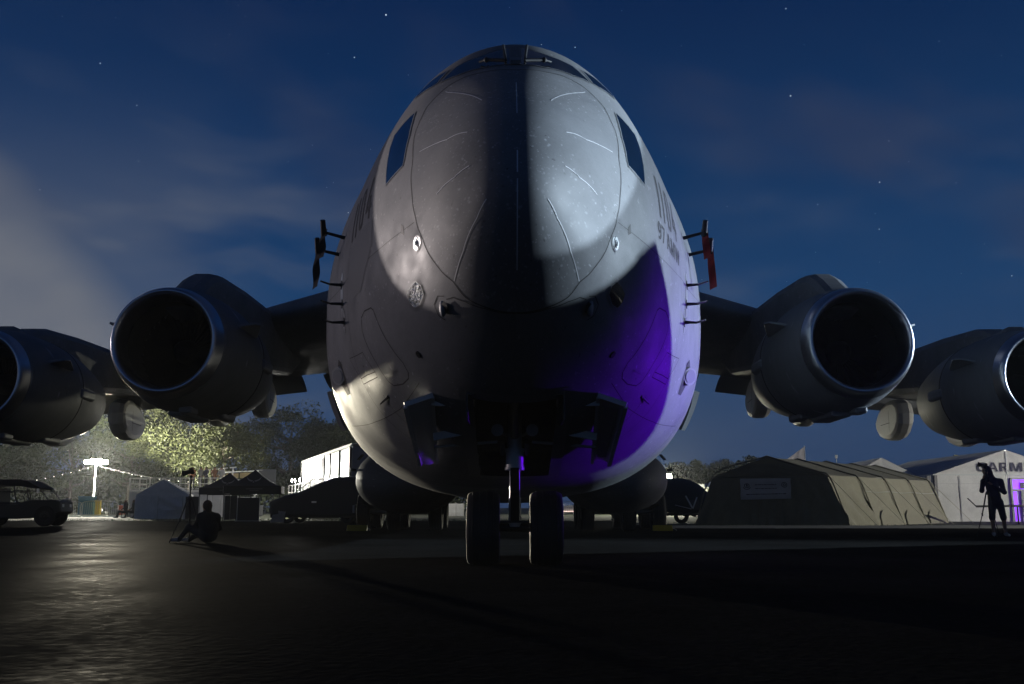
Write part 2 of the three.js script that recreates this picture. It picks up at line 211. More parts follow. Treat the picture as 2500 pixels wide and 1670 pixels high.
function ribbon(pts, w, off, side = 1, closed = false) {
  const P = []; const src = closed ? [...pts, pts[0]] : pts; for (let i = 0; i < src.length - 1; i++) { const n = Math.max(2, Math.ceil(Math.hypot(src[i + 1][0] - src[i][0], (src[i + 1][1] - src[i][1]) * 2.2) / .06)); for (let k = 0; k < n; k++) P.push([lerp(src[i][0], src[i + 1][0], k / n), lerp(src[i][1], src[i + 1][1], k / n)]); } P.push(src[src.length - 1]);
  const pos = [], nor = [], idx = [], C = P.map((p) => onSkin(p[0], mir(p[1], side), off)), Nn = P.map((p) => hullN(p[0], mir(p[1], side)));
  C.forEach((c, i) => { const d = C[Math.min(i + 1, C.length - 1)].clone().sub(C[Math.max(i - 1, 0)]).normalize(), a = Nn[i].clone().cross(d).normalize().multiplyScalar(w / 2); for (const k of [-1, 1]) { pos.push(c.x + a.x * k, c.y + a.y * k, c.z + a.z * k); nor.push(Nn[i].x, Nn[i].y, Nn[i].z); } if (i) { const o = i * 2; idx.push(o - 2, o + 1, o - 1, o - 2, o, o + 1); } });
  const g = new THREE.BufferGeometry(); g.setAttribute('position', new THREE.Float32BufferAttribute(pos, 3)); g.setAttribute('normal', new THREE.Float32BufferAttribute(nor, 3)); g.setIndex(idx); return g;
}
const round = (s, th, r, n = 20, k = 1) => Array.from({ length: n }, (_, i) => { const a = i / n * 6.2832; return [s + r * k * Math.cos(a), th + r * Math.sin(a) / 2.2]; });
const ring = []; for (let k = 0; k <= 120; k++) { const th = -Math.PI / 2 + 2 * Math.PI * k / 120; ring.push([radomeS(th), th]); }
part('radome_seam', ribbon(ring, .02, .002), MAT.seam, plane);
// conductive strips on the radome, painted white in place of their bright reflection
for (const sd of [1, -1]) for (const s of [[[1.13, 1.16], [2.0, 1.08], [2.77, 1.005]], [[.63, .76], [1.07, .614], [1.93, .509]], [[.34, .302], [.54, .17], [.9, .066]], [[.16, -.479], [.32, -.614], [.68, -.742], [1.09, -.801]]]) part('diverter_strip', ribbon(s, .011, .004, sd), mStrip, plane);
part('diverter_strip', ribbon([[1.6, 1.5708], [.43, 1.5708]], .010, .005), mStrip, plane); part('diverter_strip', ribbon([[.05, 1.5708], [.0005, 1.5708]], .012, .006), mStrip, plane); part('diverter_strip', ribbon([[.001, -1.5708], [.06, -1.5708], [.25, -1.5708], [.6, -1.5708]], .012, .006), mStrip, plane);
for (const sd of [1, -1]) {
  // windscreen panes, then the tall lower side window
  part('windscreen_pane', patch([[3.52, 1.535], [3.4, 1.33], [3.46, 1.15], [3.30, 1.0], [3.08, 1.12], [2.86, 1.345], [2.80, 1.535]], .006, sd), MAT.darkglass, fuselage);
  part('windscreen_pane', patch([[3.56, 1.09], [3.78, .99], [4.0, .86], [3.86, .83], [3.45, .94], [3.36, .985]], .006, sd), MAT.darkglass, fuselage);
  part('side_window', patch([[3.22, .771], [3.64, .601], [3.52, .52], [3.0, .322], [2.4, .426], [2.47, .482], [2.77, .625]], .006, sd), MAT.darkglass, fuselage);
  for (const f of [[[3.22, .771], [3.64, .601], [3.52, .52], [3.0, .322], [2.4, .426], [2.47, .482], [2.77, .625]], [[3.52, 1.535], [3.4, 1.33], [3.46, 1.15], [3.30, 1.0], [3.08, 1.12], [2.86, 1.345], [2.80, 1.535]], [[3.56, 1.09], [3.78, .99], [4.0, .86], [3.86, .83], [3.45, .94], [3.36, .985]]]) part('window_frame', ribbon(f, .03, .008, sd, true), mUnder, fuselage);
  // wiper lying along the foot of the windscreen
  { const a = onSkin(2.84, mir(1.5, sd), .05), b = onSkin(2.98, mir(1.36, sd), .06), c = onSkin(3.05, mir(1.31, sd), .04), t = onSkin(3.5, mir(1.49, sd), .05); part('wiper', [cyl(a, b, .022), cyl(b, c, .016), cyl(a, t, .018), sph(.035, b.x, b.y, b.z)], MAT.black, fuselage); }
  // round vane plate and landing light behind its lens
  const pr = onSkin(1.55, mir(-.2, sd), .0), pn = hullN(1.55, mir(-.2, sd));
  part('sensor_plate', [patch(round(1.55, -.2, .105), .007, sd), ...[.075, .05, .028].map((r, i) => cyl(pr.clone().addScaledVector(pn, .004), pr.clone().addScaledVector(pn, .014 + .012 * i), r, r * .93, 24))], MAT.alu, fuselage); part('sensor_rim', ribbon(round(1.55, -.2, .125), .014, .009, sd, true), mUnder, fuselage);
  const lens = [[1.81, -.43], [1.98, -.42], [2.13, -.437], [2.15, -.5], [2.09, -.574], [1.93, -.6], [1.75, -.574], [1.73, -.5]];
  part('landing_light_lens', patch(lens, .007, sd, .04), sd < 0 ? M(.55, .55, .54, .22, 1, { bumpScale: .09, bumpMap: texture(128, (u, v) => { const k = 255 * tile(u, v, 16, 91, 2); return [k, k, k]; }, false) }) : MAT.darkglass, fuselage); part('lens_frame', [ribbon(lens, .02, .009, sd, true), ribbon(lens.map(([a, b]) => [1.93 + (a - 1.93) * 1.2, -.51 + (b + .51) * 1.2]), .008, .004, sd, true)], mUnder, fuselage);
  // air scoop beside the chin seam
  part('air_scoop', [(() => { const p = onSkin(1.57, mir(-.80, sd), .0), g = sph(.1, 0, 0, 0, .42, 1.1, .7, 20); g.translate(p.x, p.y, p.z); return g; })()], mGrey, fuselage); part('scoop_seam', ribbon([[1.42, -.76], [1.52, -.70], [1.68, -.71], [1.74, -.80], [1.70, -.88]], .012, .004, sd), MAT.seam, fuselage);
  part('scoop_mouth', patch([[1.45, -.845], [1.43, -.80], [1.50, -.785], [1.60, -.80], [1.62, -.86], [1.52, -.875]], .03, sd, .03), MAT.black, fuselage);
  part('chin_seam', ribbon([[1.42, -.80], [1.30, -.86], [1.22, -1.0], [1.16, -1.245], [1.15, -1.565]], .014, .003, sd), MAT.seam, fuselage);
  // crew-side hatch, its handle recess and the panel under it
  const hatch = [[3.54, -.262], [3.9, -.235], [4.13, -.244], [4.22, -.30], [4.19, -.36], [4.04, -.538], [3.98, -.69], [3.9, -.74], [3.6, -.795], [3.34, -.813], [3.22, -.79], [3.16, -.72], [3.25, -.55], [3.39, -.345], [3.44, -.29]];
  part('hatch_seam', ribbon(hatch, .018, .003, sd, true), MAT.seam, fuselage); part('hatch_handle', [ribbon([[3.5, -.71], [3.9, -.66]], .05, .004, sd), ribbon([[3.48, -.70], [3.92, -.65]], .012, .02, sd)], mUnder, fuselage);
  for (const g of [ribbon([[4.28, -.60], [4.7, -.56], [5.07, -.53], [5.1, -.49], [4.7, -.52], [4.26, -.565]], .014, .003, sd, true), ribbon([[4.26, -.565], [4.5, -.40], [5.4, -.33], [5.07, -.49]], .010, .003, sd), ribbon([[3.2, -.9], [4.3, -.86], [5.6, -.74], [7.2, -.62]], .010, .003, sd), ribbon([[4.6, -.95], [4.5, -.70]], .01, .003, sd)]) part('access_panel_seam', g, MAT.seam, fuselage);
  for (const g of [ribbon(Array.from({ length: 24 }, (_, i) => [7.35, -1.3 + i * .11]), .014, .003, sd), ribbon(Array.from({ length: 20 }, (_, i) => [5.05, -1.2 + i * .12]), .008, .003, sd), ribbon([[4.3, .9], [6, .8], [8, .72], [11, .7]], .008, .003, sd), ribbon([[1.6, -.03], [3, -.02], [5, 0], [8, .02]], .006, .003, sd)]) part('skin_seam', g, MAT.seam, fuselage);
  // three L-shaped pitot probes one above another
  for (const [s, th] of [[5.71, .012], [5.6, -.051], [5.44, -.138]]) { const b = onSkin(s, mir(th, sd), 0), n = hullN(s, mir(th, sd)), e = b.clone().addScaledVector(n, .17), f = e.clone().add(V(sd * .10, -.01, .26)); part('pitot_probe', [cyl(b.clone().addScaledVector(n, -.02), b.clone().addScaledVector(n, .012), .075, .07, 18), cyl(b, e, .026, .018, 10), cyl(e.clone().add(V(0, 0, -.02)), f, .017, .013, 10)], MAT.darkmetal, fuselage); part('probe_plate', patch(round(s, th, .12, 18, .8), .005, sd), MAT.alu, fuselage); }
  // two probes higher up under cloth covers with hanging streamers
  for (const [k, [s, th, dy]] of [[6.25, .262, 0], [6.6, .205, -.02]].entries()) {
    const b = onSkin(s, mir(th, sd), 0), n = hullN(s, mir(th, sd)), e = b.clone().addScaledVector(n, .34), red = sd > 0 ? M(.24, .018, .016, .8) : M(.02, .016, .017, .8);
    part('covered_probe', [cyl(b, e, .03, .022), cyl(e.clone().add(V(0, -.05, -.02)), e.clone().add(V(0, .16, .12)), .05, .04)], MAT.darkmetal, fuselage);
    part('streamer', sheet([e.x - .05, e.y + .05, e.z], [e.x + .05, e.y + .05, e.z + .03], [e.x + .06 + sd * .03, e.y - (k ? .62 : .42), e.z + .05], [e.x - .05 + sd * .03, e.y - (k ? .66 : .44), e.z], 4, 12, (u, v) => .03 * Math.sin(v * 9 + u * 2)), red, fuselage, sd > 0 ? 'red warning streamer' : undefined); void dy;
  }
  part('static_port', patch([[1.93, -.06], [2.03, -.035], [2.02, .02], [1.94, -.01]], .004, sd), MAT.black, fuselage);
  // wide-set lamp in a teardrop fairing low on the side
  { const s0 = 6.35, t0 = -.345, c = onSkin(s0, mir(t0, sd), .0), n = hullN(s0, mir(t0, sd)), f = n.clone().multiplyScalar(.75).add(V(0, -.05, .65)).normalize(), q = c.clone().addScaledVector(n, .03);
    part('lamp_recess', patch([[s0 + .2, t0 - .03], [s0 + .16, t0 + .06], [s0, t0 + .09], [s0 - .17, t0 + .06], [s0 - .26, t0 - .04], [s0 - .2, t0 - .13], [s0 + .02, t0 - .12]], .006, sd), MAT.seam, fuselage); part('wing_lamp', [cyl(q.clone().addScaledVector(f, -.08), q.clone().addScaledVector(f, .05), .16, .14, 28)], mLightGrey, fuselage); part('wing_lamp_lens', [cyl(q.clone().addScaledVector(f, .051), q.clone().addScaledVector(f, .058), .105, .105, 28)], M(.24, .25, .26, .45), fuselage); }
  // small blade aerials under the chin
  { const a = onSkin(4.35, mir(-.74, sd), 0), n = hullN(4.35, mir(-.74, sd)); part('blade_aerial', [cyl(a, a.clone().addScaledVector(n, .12).add(V(sd * .05, 0, -.3)), .02, .012)], MAT.darkmetal, fuselage); const b = onSkin(2.65, mir(-.80, sd), 0), bn = hullN(2.65, mir(-.8, sd)); part('drain_port', [cyl(b.clone().addScaledVector(bn, -.01), b.clone().addScaledVector(bn, .015), .05, .045, 16)], MAT.darkmetal, fuselage); }
}
{ const post = hull(3.1, Math.PI / 2); part('windscreen_post', [bar([post.x, post.y - .22, post.z + .34], [post.x, post.y + .22, post.z - .42], .12, .05)], mUnder, fuselage); }
// lettering on both cheeks: the shapes lie on the skin
const font = await new FontLoader().loadAsync('fonts/droid/droid_sans_bold.typeface.json');
function letters(text, size, map, curve = 6, cut = .06, face = font) {
  const g0 = new THREE.ShapeGeometry(Array.isArray(text) ? text : face.generateShapes(text, size), curve); g0.computeBoundingBox(); const bb = g0.boundingBox, g = g0.toNonIndexed(), q = g.attributes.position; let T = [];
  for (let i = 0; i < q.count; i += 3) T.push([0, 1, 2].map((k) => [(q.getX(i + k) - bb.min.x) / (bb.max.x - bb.min.x), (q.getY(i + k) - bb.min.y) / (bb.max.y - bb.min.y)]));
  for (let r = 0; r < 7; r++) { const N = []; let any = false; for (const [a, b, c] of T) { const l = (p, s) => Math.hypot((p[0] - s[0]), (p[1] - s[1]) * .4), e = [l(a, b), l(b, c), l(c, a)], m = Math.max(...e), mid = (p, s) => [(p[0] + s[0]) / 2, (p[1] + s[1]) / 2]; if (m < cut) { N.push([a, b, c]); continue; } any = true; if (e[0] === m) { const p = mid(a, b); N.push([a, p, c], [p, b, c]); } else if (e[1] === m) { const p = mid(b, c); N.push([a, b, p], [a, p, c]); } else { const p = mid(c, a); N.push([a, b, p], [p, b, c]); } } T = N; if (!any) break; }
  const pos = []; for (const t of T) for (const p of t) { const w = map(p[0], p[1]); pos.push(w.x, w.y, w.z); } const o = new THREE.BufferGeometry(); o.setAttribute('position', new THREE.Float32BufferAttribute(pos, 3)); o.computeVertexNormals(); return o;
}
// stencilled block figures: plain bars for the ones, a rounded nought, an open four
const figures = (() => { const poly = (p) => new THREE.Shape(p.map(([x, y]) => new THREE.Vector2(x, y))), oval = (x, w, i) => { const p = []; for (let k = 0; k < 28; k++) { const t = k / 28 * 6.2832, c = Math.cos(t), s = Math.sin(t); p.push(new THREE.Vector2(x + (w - i) * Math.sign(c) * Math.abs(c) ** .5, .5 + (.5 - i) * Math.sign(s) * Math.abs(s) ** .62)); } return p; }, nought = new THREE.Shape(oval(.9, .2, 0)); nought.holes.push(new THREE.Path(oval(.9, .2, .105))); const four = poly([[1.28, .22], [1.28, .34], [1.52, 1], [1.64, 1], [1.42, .34], [1.54, .34], [1.54, .56], [1.65, .56], [1.65, .34], [1.72, .34], [1.72, .22], [1.65, .22], [1.65, 0], [1.54, 0], [1.54, .22]]); return [poly([[0, 0], [.12, 0], [.12, 1], [0, 1]]), poly([[.34, 0], [.46, 0], [.46, 1], [.34, 1]]), nought, four]; })();
for (const sd of [1, -1]) {
  const place = (s0, s1, y0, y1, lean) => (u, v) => { const s = (sd > 0 ? lerp(s0, s1, u) : lerp(s1, s0, u)) + lean * v, y = lerp(y0, y1, v); return onSkin(s, mir(thAtY(s, y), sd), .005); };
  { const pl = place(3.60, 4.95, 4.56, 5.22, .26); figures.forEach((f, k) => { const [a, z] = [[0, .12], [.34, .46], [.7, 1.1], [1.28, 1.72]][k]; part('serial_figure', letters([f], 1, (u, v) => pl(lerp(a, z, u) / 1.72, v), 6, .12), mMark, fuselage); }); }
  if (sd > 0) part('unit_lettering', letters('97 AMW', 1, place(3.32, 4.95, 4.20, 4.46, .05), 6, .05), mMark, fuselage);
  else part('repainted_patch', patch([[3.3, .03], [3.4, .16], [4.2, .15], [4.9, .12], [5.0, .0], [4.6, -.10], [4.0, -.12]], .004, -1), M(.12, .125, .135, .6), fuselage, 'darker square of fresh paint');
}
{ const thX = (s, x) => { let a = -Math.PI / 2, c = 0; for (let k = 0; k < 40; k++) { const m = (a + c) / 2; if (hull(s, m).x - XC < x) a = m; else c = m; } return a; };
  for (const sd of [1, -1]) part('bay_sill', ribbon(Array.from({ length: 24 }, (_, i) => { const s = 2.66 + i * .145; return [s, thX(s, .59)]; }), .17, .012, sd), mUnder, plane);
  for (const s of [2.74, 5.95]) part('bay_sill', ribbon(Array.from({ length: 13 }, (_, i) => { const x = .6 * (i / 6 - 1), t = thX(s, Math.max(Math.abs(x), .004)); return [s, x >= 0 ? t : -Math.PI - t]; }), .2, .014), mUnder, plane); }
// nose gear doors on their arms
for (const sd of [1, -1]) {
  const X = (x) => XC + sd * x, d = part('nose_gear_door', (() => { const g = sheet([X(1.03), 2.16, -12.35], [X(1.36), 2.02, -12.25], [X(1.33), 1.38, -14.1], [X(1.10), 1.42, -14.2], 4, 8, (u, v) => .04 * Math.sin(u * 3.14)); return [g, bar([X(1.03), 2.15, -12.33], [X(1.37), 2.02, -12.22], .05, .06), bar([X(1.36), 2.0, -12.25], [X(1.33), 1.36, -14.1], .05, .05), bar([X(1.03), 2.13, -12.36], [X(1.10), 1.4, -14.2], .04, .05)]; })(), MAT.white, plane);
  part('door_hinge_arm', [bar([X(1.05), 2.08, -12.5], [X(.52), 2.06, -12.4], .07, .09)], MAT.white, d); part('door_hinge_arm', [bar([X(1.08), 1.7, -13.3], [X(.6), 1.78, -13.2], .07, .1)], MAT.white, d); part('door_rod', [cyl([X(1.1), 1.58, -13.6], [X(.24), 1.66, -13.7], .022)], MAT.galv, d);
  part('door_panel', sheet([X(1.12), 2.03, -12.50], [X(1.29), 1.98, -12.45], [X(1.27), 1.46, -13.95], [X(1.15), 1.47, -14.0], 2, 6), M(.35, .35, .34, .6), d);
}
// nose gear
{
  const g = new THREE.Group(); g.name = 'nose_gear'; plane.add(g); const z = -13.95, x0 = XC;
  part('strut', [cyl([x0, .85, z], [x0, 1.34, z], .075, .075, 20), cyl([x0, 1.30, z], [x0, 1.58, z], .125, .125, 24), cyl([x0, 1.28, z], [x0, 1.32, z], .135, .135, 24), cyl([x0, 1.54, z], [x0, 1.58, z], .137, .137, 24), cyl([x0, 1.57, z], [x0, 2.9, z - .1], .1, .1, 20), cyl([x0, .51, z], [x0, .9, z], .09, .085, 20)], M(.45, .46, .47, .35, .1), g);
  part('drag_brace', [cyl([x0, 1.75, z + .06], [x0, 2.35, z + .9], .06), cyl([x0, 2.35, z + .9], [x0, 2.9, z + 1.2], .06)], MAT.galv, g);
  part('torque_link', [bar([x0, 1.3, z + .14], [x0, .98, z + .34], .12, .04), bar([x0, .98, z + .34], [x0, .6, z + .13], .12, .04)], MAT.darkmetal, g);
  for (const sd of [1, -1]) { part('taxi_lamp', [cyl([x0 + sd * .24, 1.82, z + .16], [x0 + sd * .24, 1.82, z + .26], .06, .085, 18), cyl([x0 + sd * .24, 1.82, z + .2], [x0 + sd * .1, 1.76, z], .02)], MAT.galv, g); part('steering_actuator', [cyl([x0 + sd * .17, 1.5, z], [x0 + sd * .17, 1.66, z + .1], .035)], MAT.steel, g); }
  part('axle', [cyl([x0 - .42, .5, z], [x0 + .42, .5, z], .06, .06, 14), bar([x0 - .2, .58, z + .12], [x0 + .2, .58, z + .12], .03, .03)], MAT.darkmetal, g);
}
function tyre(r, w) { const P = [], k = r * .22; for (let i = 0; i <= 22; i++) { const a = Math.PI * i / 22; P.push([r - k + k * Math.sin(a) ** .55, -Math.cos(a) * w / 2 * (1 - .12 * (1 - Math.sin(a)))]); } P.unshift([r * .5, -w * .36]); P.push([r * .5, w * .36]); const parts = [lathe(P, 56)]; const g = merge(parts); g.rotateZ(Math.PI / 2); return g; }
function rim(r, w) { const g = lathe([[.04, w * .30], [r * .2, w * .30], [r * .3, w * .14], [r * .46, w * .16], [r * .52, w * .37], [r * .52, -w * .37], [r * .46, -w * .16], [r * .3, -w * .14], [r * .2, -w * .3], [.04, -w * .3]], 32); g.rotateZ(Math.PI / 2); return g; }
function groove(r, w) { const l = []; for (const k of [-.28, -.1, .1, .28]) { const t = new THREE.TorusGeometry(r * .999, .007, 6, 48); t.rotateY(Math.PI / 2); t.translate(k * w, 0, 0); l.push(t); } return l; }
function wheel(x, z, r, w, parent) { const t = part('wheel', tyre(r, w), MAT.rubber, parent); t.position.set(x, r - .02, z); part('wheel_rim', rim(r, w), MAT.pale, t); part('tread_groove', groove(r, w), MAT.black, t); return t; }
wheel(XC - .43, -13.95, .51, .5, plane); wheel(XC + .43, -13.95, .51, .5, plane);
// main gear wheels and their fairings
for (const sd of [1, -1]) {
  for (const z of [-34.2, -37.1]) for (const x of [2.55, 3.95, 4.95]) wheel(XC + sd * x, z, .635, .5, plane);
  for (const z of [-34.2, -37.1]) part('main_gear_leg', [cyl([XC + sd * 3.9, .6, z], [XC + sd * 3.5, 1.9, z], .16), cyl([XC + sd * 2.5, .62, z], [XC + sd * 5, .62, z], .09), bar([XC + sd * 3.3, .75, z + .4], [XC + sd * 4.6, .95, z + .4], .06, .25)], MAT.galv, plane);
  const pos = [], idx = [], uv = [], nr = 46, nc = 56; for (let j = 0; j <= nr; j++) for (let i = 0; i <= nc; i++) { const u = j / nr, s = 11.5 * (1 - Math.cos(u * Math.PI)) / 2, k = Math.pow(Math.max(0, 1 - Math.pow(Math.abs(s - 3.2) / (s < 3.2 ? 3.2 : 8.3), 2.3)), 1 / 2.3), a = i / nc * 6.2832, c = Math.cos(a), q = Math.sin(a), cx = 3.35, cy = 1.62; pos.push(XC + sd * (cx + 1.6 * k * Math.sign(c) * Math.abs(c) ** .92), cy + 1.05 * k * Math.sign(q) * Math.abs(q) ** .92 - .1 * (1 - k), -(29.4 + s)); uv.push(s, a); } for (let j = 0; j < nr; j++) for (let i = 0; i < nc; i++) { const k = j * (nc + 1) + i; idx.push(k, k + 1, k + nc + 2, k, k + nc + 2, k + nc + 1); } const g = new THREE.BufferGeometry(); g.setAttribute('position', new THREE.Float32BufferAttribute(pos, 3)); g.setAttribute('uv', new THREE.Float32BufferAttribute(uv, 2)); g.setIndex(idx);
  const pod = part('main_gear_pod', (() => { const q = mergeVertices(g, 1e-4); q.computeVertexNormals(); return q; })(), mPaint, plane);
  part('pod_door', [sheet([XC + sd * 3.2, .6, -31.2], [XC + sd * 4.6, .86, -31.2], [XC + sd * 4.7, .7, -33.6], [XC + sd * 3.2, .5, -33.6], 6, 6, (u, v) => .05 * Math.sin(u * 3.14) * sd)], mLightGrey, pod); part('pod_aerial', [cyl([XC + sd * 4.84, 1.9, -31.2], [XC + sd * 5.0, 1.92, -31.15], .04), bar([XC + sd * 4.55, 2.35, -30.6], [XC + sd * 4.7, 2.2, -30.7], .1, .03)], MAT.darkmetal, pod);
}
part('belly_hose', [cyl([-1.02, .99, -25], [-1.02, .45, -25.1], .02), cyl([-.9, .98, -25.3], [-.9, .3, -25.4], .02)], MAT.pale, plane);

// wings: lofted sections from root to tip, flaps let down behind them
const secs = [[2.6, -27.6, 7.12, 11.6, .14, -.07], [5.4, -28.9, 6.82, 10.1, .13, -.075], [7.7, -30.0, 6.5, 8.9, .125, -.075], [13.6, -33.3, 5.72, 6.9, .115, -.06], [20, -36.7, 5.0, 4.9, .105, -.04], [25, -39.4, 4.55, 3.2, .10, -.03]];
const foil = (c) => .5 * (2.969 * Math.sqrt(c) - 1.26 * c - 3.516 * c * c + 2.843 * c ** 3 - 1.015 * c ** 4);
for (const sd of [1, -1]) {
  const pos = [], idx = [], uv = [], nc = 44, ns = 40; const S = (t) => { const f = t * (secs.length - 1), i = Math.min(Math.floor(f), secs.length - 2), k = f - i; return secs[i].map((v, n) => lerp(v, secs[i + 1][n], k)); };
  const at = (t, c, up) => { const [x, z, y, ch, th, tw] = S(t), h = foil(c) * th * 2 * ch; return V(XC + sd * x, y + (up ? h * .62 : -h * .38) + tw * c * ch - .02 * ch * c * c, z - c * ch); };
  for (let j = 0; j <= ns; j++) for (let i = 0; i <= nc; i++) { const a = i / nc * 2 - 1, c = .5 - .5 * Math.cos(Math.abs(a) * Math.PI), p = at(j / ns, Math.min(c * .8, .8), a > 0); pos.push(p.x, p.y, p.z); uv.push(p.x, -p.z); }
  for (let j = 0; j < ns; j++) for (let i = 0; i < nc; i++) { const k = j * (nc + 1) + i; idx.push(k, k + 1, k + nc + 2, k, k + nc + 2, k + nc + 1); }
  const g = new THREE.BufferGeometry(); g.setAttribute('position', new THREE.Float32BufferAttribute(pos, 3)); g.setAttribute('uv', new THREE.Float32BufferAttribute(uv, 2)); g.setIndex(idx); g.computeVertexNormals(); const wing = part('wing', g, mPaint, plane);
  for (const [t0, t1] of [[.05, .345], [.41, .575], [.6, .78], [.8, .97]]) { const q = []; for (const [c0, c1, dy] of [[.80, .985, -.02]]) { const A = at(t0, c0, false), B = at(t1, c0, false), C = at(t1, c1, true), Dd = at(t0, c1, true), dn = (v, k) => [v.x, v.y + dy - k, v.z]; q.push(sheet(dn(A, -.16), dn(B, -.16), dn(C, .42), dn(Dd, .42), 10, 5, (u, v) => .12 * Math.sin(v * 3.14) * sd), sheet(dn(A, .02), dn(B, .02), dn(C, .44), dn(Dd, .44), 10, 5, (u, v) => -.05 * Math.sin(v * 3.14) * sd)); } part('flap', q, mGrey, wing); }
  // canoe fairings that carry the flaps, painted paler in place of light on them
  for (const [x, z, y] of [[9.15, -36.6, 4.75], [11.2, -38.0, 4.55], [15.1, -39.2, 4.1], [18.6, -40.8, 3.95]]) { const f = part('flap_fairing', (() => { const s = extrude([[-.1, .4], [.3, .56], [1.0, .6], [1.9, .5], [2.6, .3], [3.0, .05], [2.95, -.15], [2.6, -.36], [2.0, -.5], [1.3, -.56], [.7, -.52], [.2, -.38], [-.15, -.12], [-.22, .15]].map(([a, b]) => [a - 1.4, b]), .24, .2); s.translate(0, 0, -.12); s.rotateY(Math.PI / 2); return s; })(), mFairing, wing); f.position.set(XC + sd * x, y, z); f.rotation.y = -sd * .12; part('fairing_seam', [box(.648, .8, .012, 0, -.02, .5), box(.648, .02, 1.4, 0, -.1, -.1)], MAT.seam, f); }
  // pylons and engines
  for (const [ex, ey, ez, wy, wz] of [[7.7, 4.4, -21.6, 6.5, -30.0], [13.6, 4.05, -25.0, 5.72, -33.3]]) {
    const pylon = part('engine_pylon', (() => { const hump = 2.4, P = [[0, -1.2 + 0], [0, 0]]; void P; const top = wy - ey; const s = extrude([[1.15, .95], [1.5, 1.32], [2.1, top - .42], [2.6, top - .2], [3.3, top - .08], [5.5, top + .02], [wz * -1 + ez + .6, top + .05], [wz * -1 + ez + 4.6, top - .62], [wz * -1 + ez + 3.2, .95], [6.6, .5], [4.2, .5]], .34, .2); s.translate(0, 0, -.17); s.rotateY(Math.PI / 2); void hump; return s; })(), mPaint, plane);
    pylon.position.set(XC + sd * ex, ey, ez);
    const eng = new THREE.Group(); eng.name = 'engine'; eng.position.set(XC + sd * ex, ey, ez); eng.rotation.set(R(-1.5), sd * R(1.5), 0); plane.add(eng);
    const lay = (g) => { g.rotateX(-Math.PI / 2); return g; };   // lathe axis y -> -z
    const flip = (pts) => lay(lathe(pts.map(([r, d]) => [r, d]), 84));
    part('inlet_lip', flip([[.985, .52], [.995, .34], [1.02, .18], [1.055, .07], [1.095, .012], [1.13, 0], [1.165, .02], [1.20, .085], [1.235, .19], [1.27, .34]]), M(.62, .64, .67, .33, 1), eng, 'bare metal inlet lip');
    part('fan_cowl', flip([[1.272, .345], [1.34, .7], [1.415, 1.2], [1.455, 1.8], [1.46, 2.4], [1.43, 3.0]]), mPaint, eng); part('reverser_cowl', flip([[1.427, 3.02], [1.39, 3.5], [1.29, 4.2], [1.15, 4.9], [1.0, 5.5], [.97, 5.5], [.96, 5.2]]), mPaint, eng); part('cowl_seam', flip([[1.425, 2.985], [1.439, 2.99], [1.439, 3.03], [1.42, 3.035]]), MAT.seam, eng);
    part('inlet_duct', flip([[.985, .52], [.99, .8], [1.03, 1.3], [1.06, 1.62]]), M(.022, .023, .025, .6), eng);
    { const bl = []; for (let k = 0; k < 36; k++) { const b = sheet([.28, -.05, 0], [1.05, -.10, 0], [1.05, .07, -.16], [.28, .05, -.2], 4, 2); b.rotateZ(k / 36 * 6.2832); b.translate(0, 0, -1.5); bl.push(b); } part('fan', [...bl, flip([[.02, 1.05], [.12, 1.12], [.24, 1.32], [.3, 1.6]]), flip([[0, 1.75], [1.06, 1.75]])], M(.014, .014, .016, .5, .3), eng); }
    part('exhaust_cone', flip([[.9, 5.45], [.7, 5.9], [.5, 6.2], [.32, 6.2], [.1, 6.9]]), MAT.darkmetal, eng);
    part('cowl_latch', [rbox(.5, .2, 1.5, .08, -.05, -1.43, -2.1), rbox(.3, .16, .5, .06, .25, -1.42, -1.2), rbox(.3, .2, 1.0, .08, sd * -.45, -1.33, -3.2)], mGrey, eng);
    // strakes on both flanks of the cowl
    for (const k of [1, -1]) { const f = extrude([[0, 0], [.2, .34], [.42, .40], [1.35, .05], [1.35, 0]], .035, .008); f.rotateY(Math.PI / 2); f.rotateZ(-Math.PI / 2 * k); const n = part('strake', f, mGrey, eng); n.position.set(k * 1.38, .52, -.95); n.rotation.z = k * .3; }
    part('hinge_fairing', [rbox(.25, .3, .9, .1, -sd * 1.36, -.05, -3.3, 0, 0, 0)], mGrey, eng);
  }
}
// cargo-door fairing strips along the lower flanks
for (const sd of [1, -1]) part('door_fairing', (() => { const a = []; for (let i = 0; i < 12; i++) { const p = onSkin(9.0 + i * .02, mir(-.30 - i * .02, sd), .05), q = onSkin(9.02 + i * .02, mir(-.32 - i * .02, sd), .05); a.push(bar(p.toArray(), q.toArray(), .14, .1)); } return a; })(), mUnder, plane);

// ------------------------------------------------------------------ lamps
function spot(p, t, I, c, ang, size = 8, pen = .35) { const s = new THREE.SpotLight(new THREE.Color(...c), I, 0, ang, pen, 2); s.position.set(...p); s.target.position.set(...t); s.castShadow = true; s.shadow.radius = size; s.shadow.mapSize.set(2048, 2048); scene.add(s, s.target); return s; }
function point(p, I, c, size = 4) { const s = new THREE.PointLight(new THREE.Color(...c), I, 0, 2); s.position.set(...p); s.castShadow = true; s.shadow.radius = size; scene.add(s); return s; }
